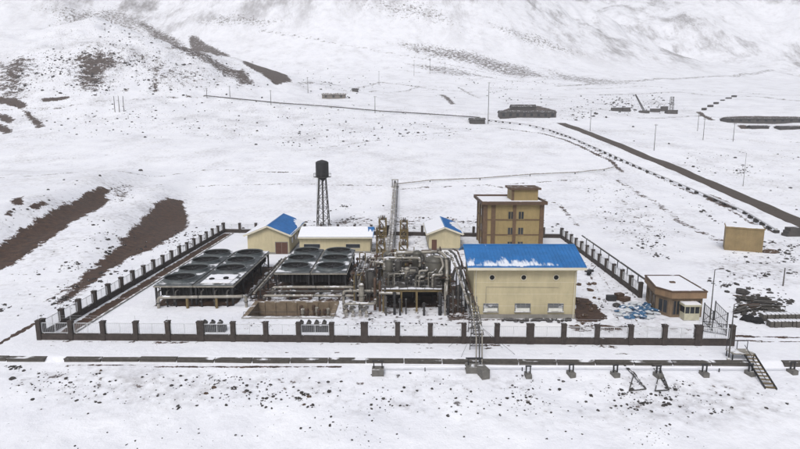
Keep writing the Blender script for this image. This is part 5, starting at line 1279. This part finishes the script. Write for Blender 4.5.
p0 = T(764, 252.5); tag(MB().add(*lumpy(p0 + Vector((1.2, 0, .0)), 1.9, 91, .35, 9, 5)).build('spoil_heap', 'clod'), 'low brown spoil heap against the ochre hut', 'spoil heap')

# ------------------------------------------------------------------ rocks: the big ones one by one
big = [(13, 379, 4.5, 0), (32, 385, 2, 0), (24, 371, 3, 0), (66, 379, 3.5, 0), (70, 383, 2.5, 0), (76, 401, 2, 0), (88, 414, 2, 0), (101, 371, 3, 1), (91, 382, 2, 0), (181, 386, 3, 0), (193, 382, 2.5, 0), (206, 394, 4, 1), (214, 388, 4.5, 1), (232, 388, 2, 0), (247, 391, 3.5, 0), (249, 399, 2, 0), (226, 405, 2.5, 0),
       (296, 398, 2.8, 0), (309, 397, 4, 1), (304, 405, 3, 1), (329, 392, 4.5, 0), (340, 391, 2.5, 0), (319, 383, 2.5, 0), (331, 417, 3, 0), (330, 426, 3.6, 0), (315, 418, 2, 0), (310, 428, 2, 0), (364, 394, 2.2, 0), (383, 388, 2.5, 0), (404, 388, 4, 0), (417, 391, 2.5, 0), (432, 389, 3.2, 0), (448, 416, 3.2, 0), (456, 412, 2.5, 0), (464, 437, 2.2, 0), (484, 409, 2, 0), (372, 421, 2, 0),
       (591, 396, 3.5, 0), (586, 402, 2.8, 0), (627, 405, 3, 0), (632, 390, 5, 0), (660, 393, 3, 0), (666, 399, 4, 0), (671, 400, 3, 0), (676, 397, 2.5, 0), (670, 425, 2.5, 0), (666, 426, 2, 0), (629, 430, 2.2, 0), (568, 411, 1.8, 0), (582, 417, 1.8, 0), (732, 408, 3, 0), (787, 404, 2.5, 0), (547, 439, 2, 0), (550, 390, 2.4, 0), (543, 402, 2, 0),
       (141, 171, 4, 0), (100, 176, 3, 0), (64, 180, 2, 0), (48, 190, 2.4, 0), (77, 181, 1.6, 0), (262, 98, 3, 0), (68, 119, 2, 0), (257, 131, 2.4, 0), (257, 123, 2, 0), (202, 103, 2, 0), (349, 98, 2.5, 0), (403, 113, 2.8, 0), (418, 133, 3, 0), (343, 131, 2.5, 0), (350, 133, 2, 0), (669, 144, 2.5, 0), (693, 167, 3, 0), (633, 127, 2.5, 0), (735, 158, 2.5, 0), (646, 207, 2.5, 0)]
own = {0: 'dark rock clump near the left edge below the wall', 24: 'lower rock of the upright dark pair left of centre', 55: 'lone dark boulder on the snow above the earth banks', 40: 'dark rock under the left fallen frame'}
marks_front = ((0, 120, 'below the left end of the wall'), (120, 290, 'below the wall in front of the cooling rows'), (290, 350, 'on the snow below the basin'), (350, 460, 'between the lone concrete block and the trestle'), (460, 610, 'on the snow below the hall'), (610, 700, 'around the fallen frames'), (700, 900, 'on the snow near the steel stair'))
marks_back = ((0, 130, 'above the brown earth banks'), (130, 300, 'on the slope left of the water tower top'), (300, 500, 'on the slope near the far pipeline'), (500, 900, 'near the asphalt road'))
ORD = ['leftmost', 'second', 'third', 'fourth', 'fifth', 'sixth', 'seventh', 'eighth', 'ninth', 'tenth', 'eleventh', 'twelfth', 'thirteenth']
def cell(k): u, v, s_, br = big[k]; return (br, v > 360, next(m_[2] for m_ in (marks_front if v > 360 else marks_back) if u < m_[1]))
cells = {}
for k in sorted(range(len(big)), key=lambda q: big[q][0]):
    if k not in own: cells.setdefault(cell(k), []).append(k)
for (br, fr, where), ks in cells.items():
    for j, k in enumerate(ks):
        nm = 'brown earth clod' if br else 'dark rock'
        own[k] = f'single {nm} {where}' if len(ks) == 1 else (f'leftmost {nm} {where}' if j == 0 else f'{ORD[j]} {nm} from the left {where}')
for k, (u, v, s_, br) in enumerate(big):
    p = T(u, v); d = (p - cam.location).length; sz = s_ / F * d * .52
    o = MB().add(*lumpy(p + Vector((0, 0, sz * .15)), sz, k + 100, .7, 8, 5)).build('rock', 'clod' if br else 'rock')
    area = ('rocks below the retaining wall', 'dark rock lying on the snow below the retaining wall') if v > 360 else ('rocks on the far slopes', 'dark rock lying on the snow slopes behind the yard')
    if br: area = ('brown clods below the retaining wall', 'brown earth clod on the snow below the retaining wall')
    tag(o, own[k], 'rock', area[0])

# ------------------------------------------------------------------ loose stones and tufts too many to count
def scatter(name, label, regs, mat_, seed):
    r = random.Random(seed); m = MB()
    for (poly, n, lo, hi) in regs:
        us = [p[0] for p in poly]; vs_ = [p[1] for p in poly]; k = 0; cl = None
        while k < n:
            if cl is None or r.random() < .07: cl = (r.uniform(min(us), max(us)), r.uniform(min(vs_), max(vs_)))
            spread = min(16, (max(us) - min(us)) * .035)
            u, v = (r.gauss(cl[0], spread), r.gauss(cl[1], spread * .4)) if r.random() < .82 else (r.uniform(min(us), max(us)), r.uniform(min(vs_), max(vs_)))
            ins = False
            for i in range(len(poly)):
                a, b = poly[i], poly[(i + 1) % len(poly)]
                if (a[1] > v) != (b[1] > v) and u < (b[0] - a[0]) * (v - a[1]) / (b[1] - a[1]) + a[0]: ins = not ins
            if not ins: cl = None if r.random() < .5 else cl; k += .2; continue
            p = T(u, v); s_ = lo * (hi / lo) ** (r.random() ** 2.2)
            m.add(*lumpy(p + Vector((0, 0, s_ * .1)), s_, r.randrange(10 ** 6), .6, 5, 3)); k += 1
    tag(m.build(name, mat_), label, kind='stuff')
scatter('loose_stones', 'loose dark stones strewn over the snow below the wall', [
    ([(0, 368), (340, 370), (800, 378), (800, 412), (560, 420), (240, 408), (0, 400)], 700, .05, .24),
    ([(0, 400), (240, 408), (560, 420), (800, 412), (800, 449), (0, 449)], 140, .04, .14),
    ([(600, 380), (690, 380), (690, 412), (600, 412)], 150, .05, .26), ([(170, 376), (260, 376), (260, 410), (170, 410)], 60, .06, .28), ([(280, 385), (350, 385), (350, 432), (280, 432)], 50, .06, .26), ([(0, 365), (100, 368), (100, 395), (0, 392)], 70, .06, .26)], 'rock', 21)
scatter('slope_stones', 'small stones and tufts dotting the snow slopes behind', [
    ([(0, 100), (300, 100), (480, 112), (470, 140), (300, 152), (120, 135), (0, 150)], 620, .2, .95),
    ([(490, 96), (660, 92), (700, 112), (560, 122), (500, 108)], 380, .35, 1.5),
    ([(0, 215), (70, 180), (200, 185), (215, 225), (60, 320), (0, 330)], 320, .1, .5),
    ([(150, 235), (226, 218), (215, 240), (70, 300), (60, 300)], 160, .12, .45),
    ([(570, 172), (612, 176), (700, 245), (665, 262), (610, 240)], 260, .12, .5),
    ([(650, 180), (700, 205), (775, 240), (720, 225)], 120, .2, .8),
    ([(700, 262), (800, 240), (800, 318), (735, 330), (715, 310)], 260, .1, .5), ([(690, 240), (800, 235), (800, 262), (700, 268)], 90, .12, .5),
    ([(620, 140), (800, 148), (800, 212), (720, 180)], 110, .2, .7), ([(280, 60), (560, 75), (560, 100), (300, 96)], 320, .35, 1.4),
    ([(225, 222), (480, 216), (560, 222), (560, 232), (225, 229)], 200, .15, .6), ([(330, 200), (400, 205), (400, 222), (330, 222)], 60, .15, .5),
    ([(100, 15), (290, 80), (230, 96), (60, 96), (0, 90), (0, 55), (90, 45)], 1100, .3, 1.4)], 'rock', 22)
scatter('yard_debris', 'small dark debris trodden into the yard snow', [
    ([(245, 320), (470, 322), (470, 331), (240, 330)], 90, .06, .22), ([(365, 230), (470, 235), (470, 330), (365, 330)], 200, .08, .3), ([(575, 262), (600, 262), (660, 305), (690, 335), (575, 335)], 120, .07, .26), ([(335, 250), (372, 256), (372, 300), (335, 300)], 90, .08, .28)], 'rock', 23)

# ------------------------------------------------------------------ haze
zlo, zhi = float(GZ.min()) - 1, float(GZ.max()) + 5
hz = MB().box(-2790, 2790, -95, 2690, zlo, zhi).build('haze', 'snow')
vm = bpy.data.materials.new('haze_air'); vm.use_nodes = True; n = vm.node_tree; n.nodes.remove(n.nodes['Principled BSDF'])
pv = n.nodes.new('ShaderNodeVolumePrincipled'); pv.inputs['Color'].default_value = (.98, .985, 1, 1); pv.inputs['Density'].default_value = .00021; pv.inputs['Anisotropy'].default_value = .1
n.links.new(pv.outputs[0], n.nodes['Material Output'].inputs['Volume'])
hz.data.materials.clear(); hz.data.materials.append(vm); tag(hz, kind='stuff')
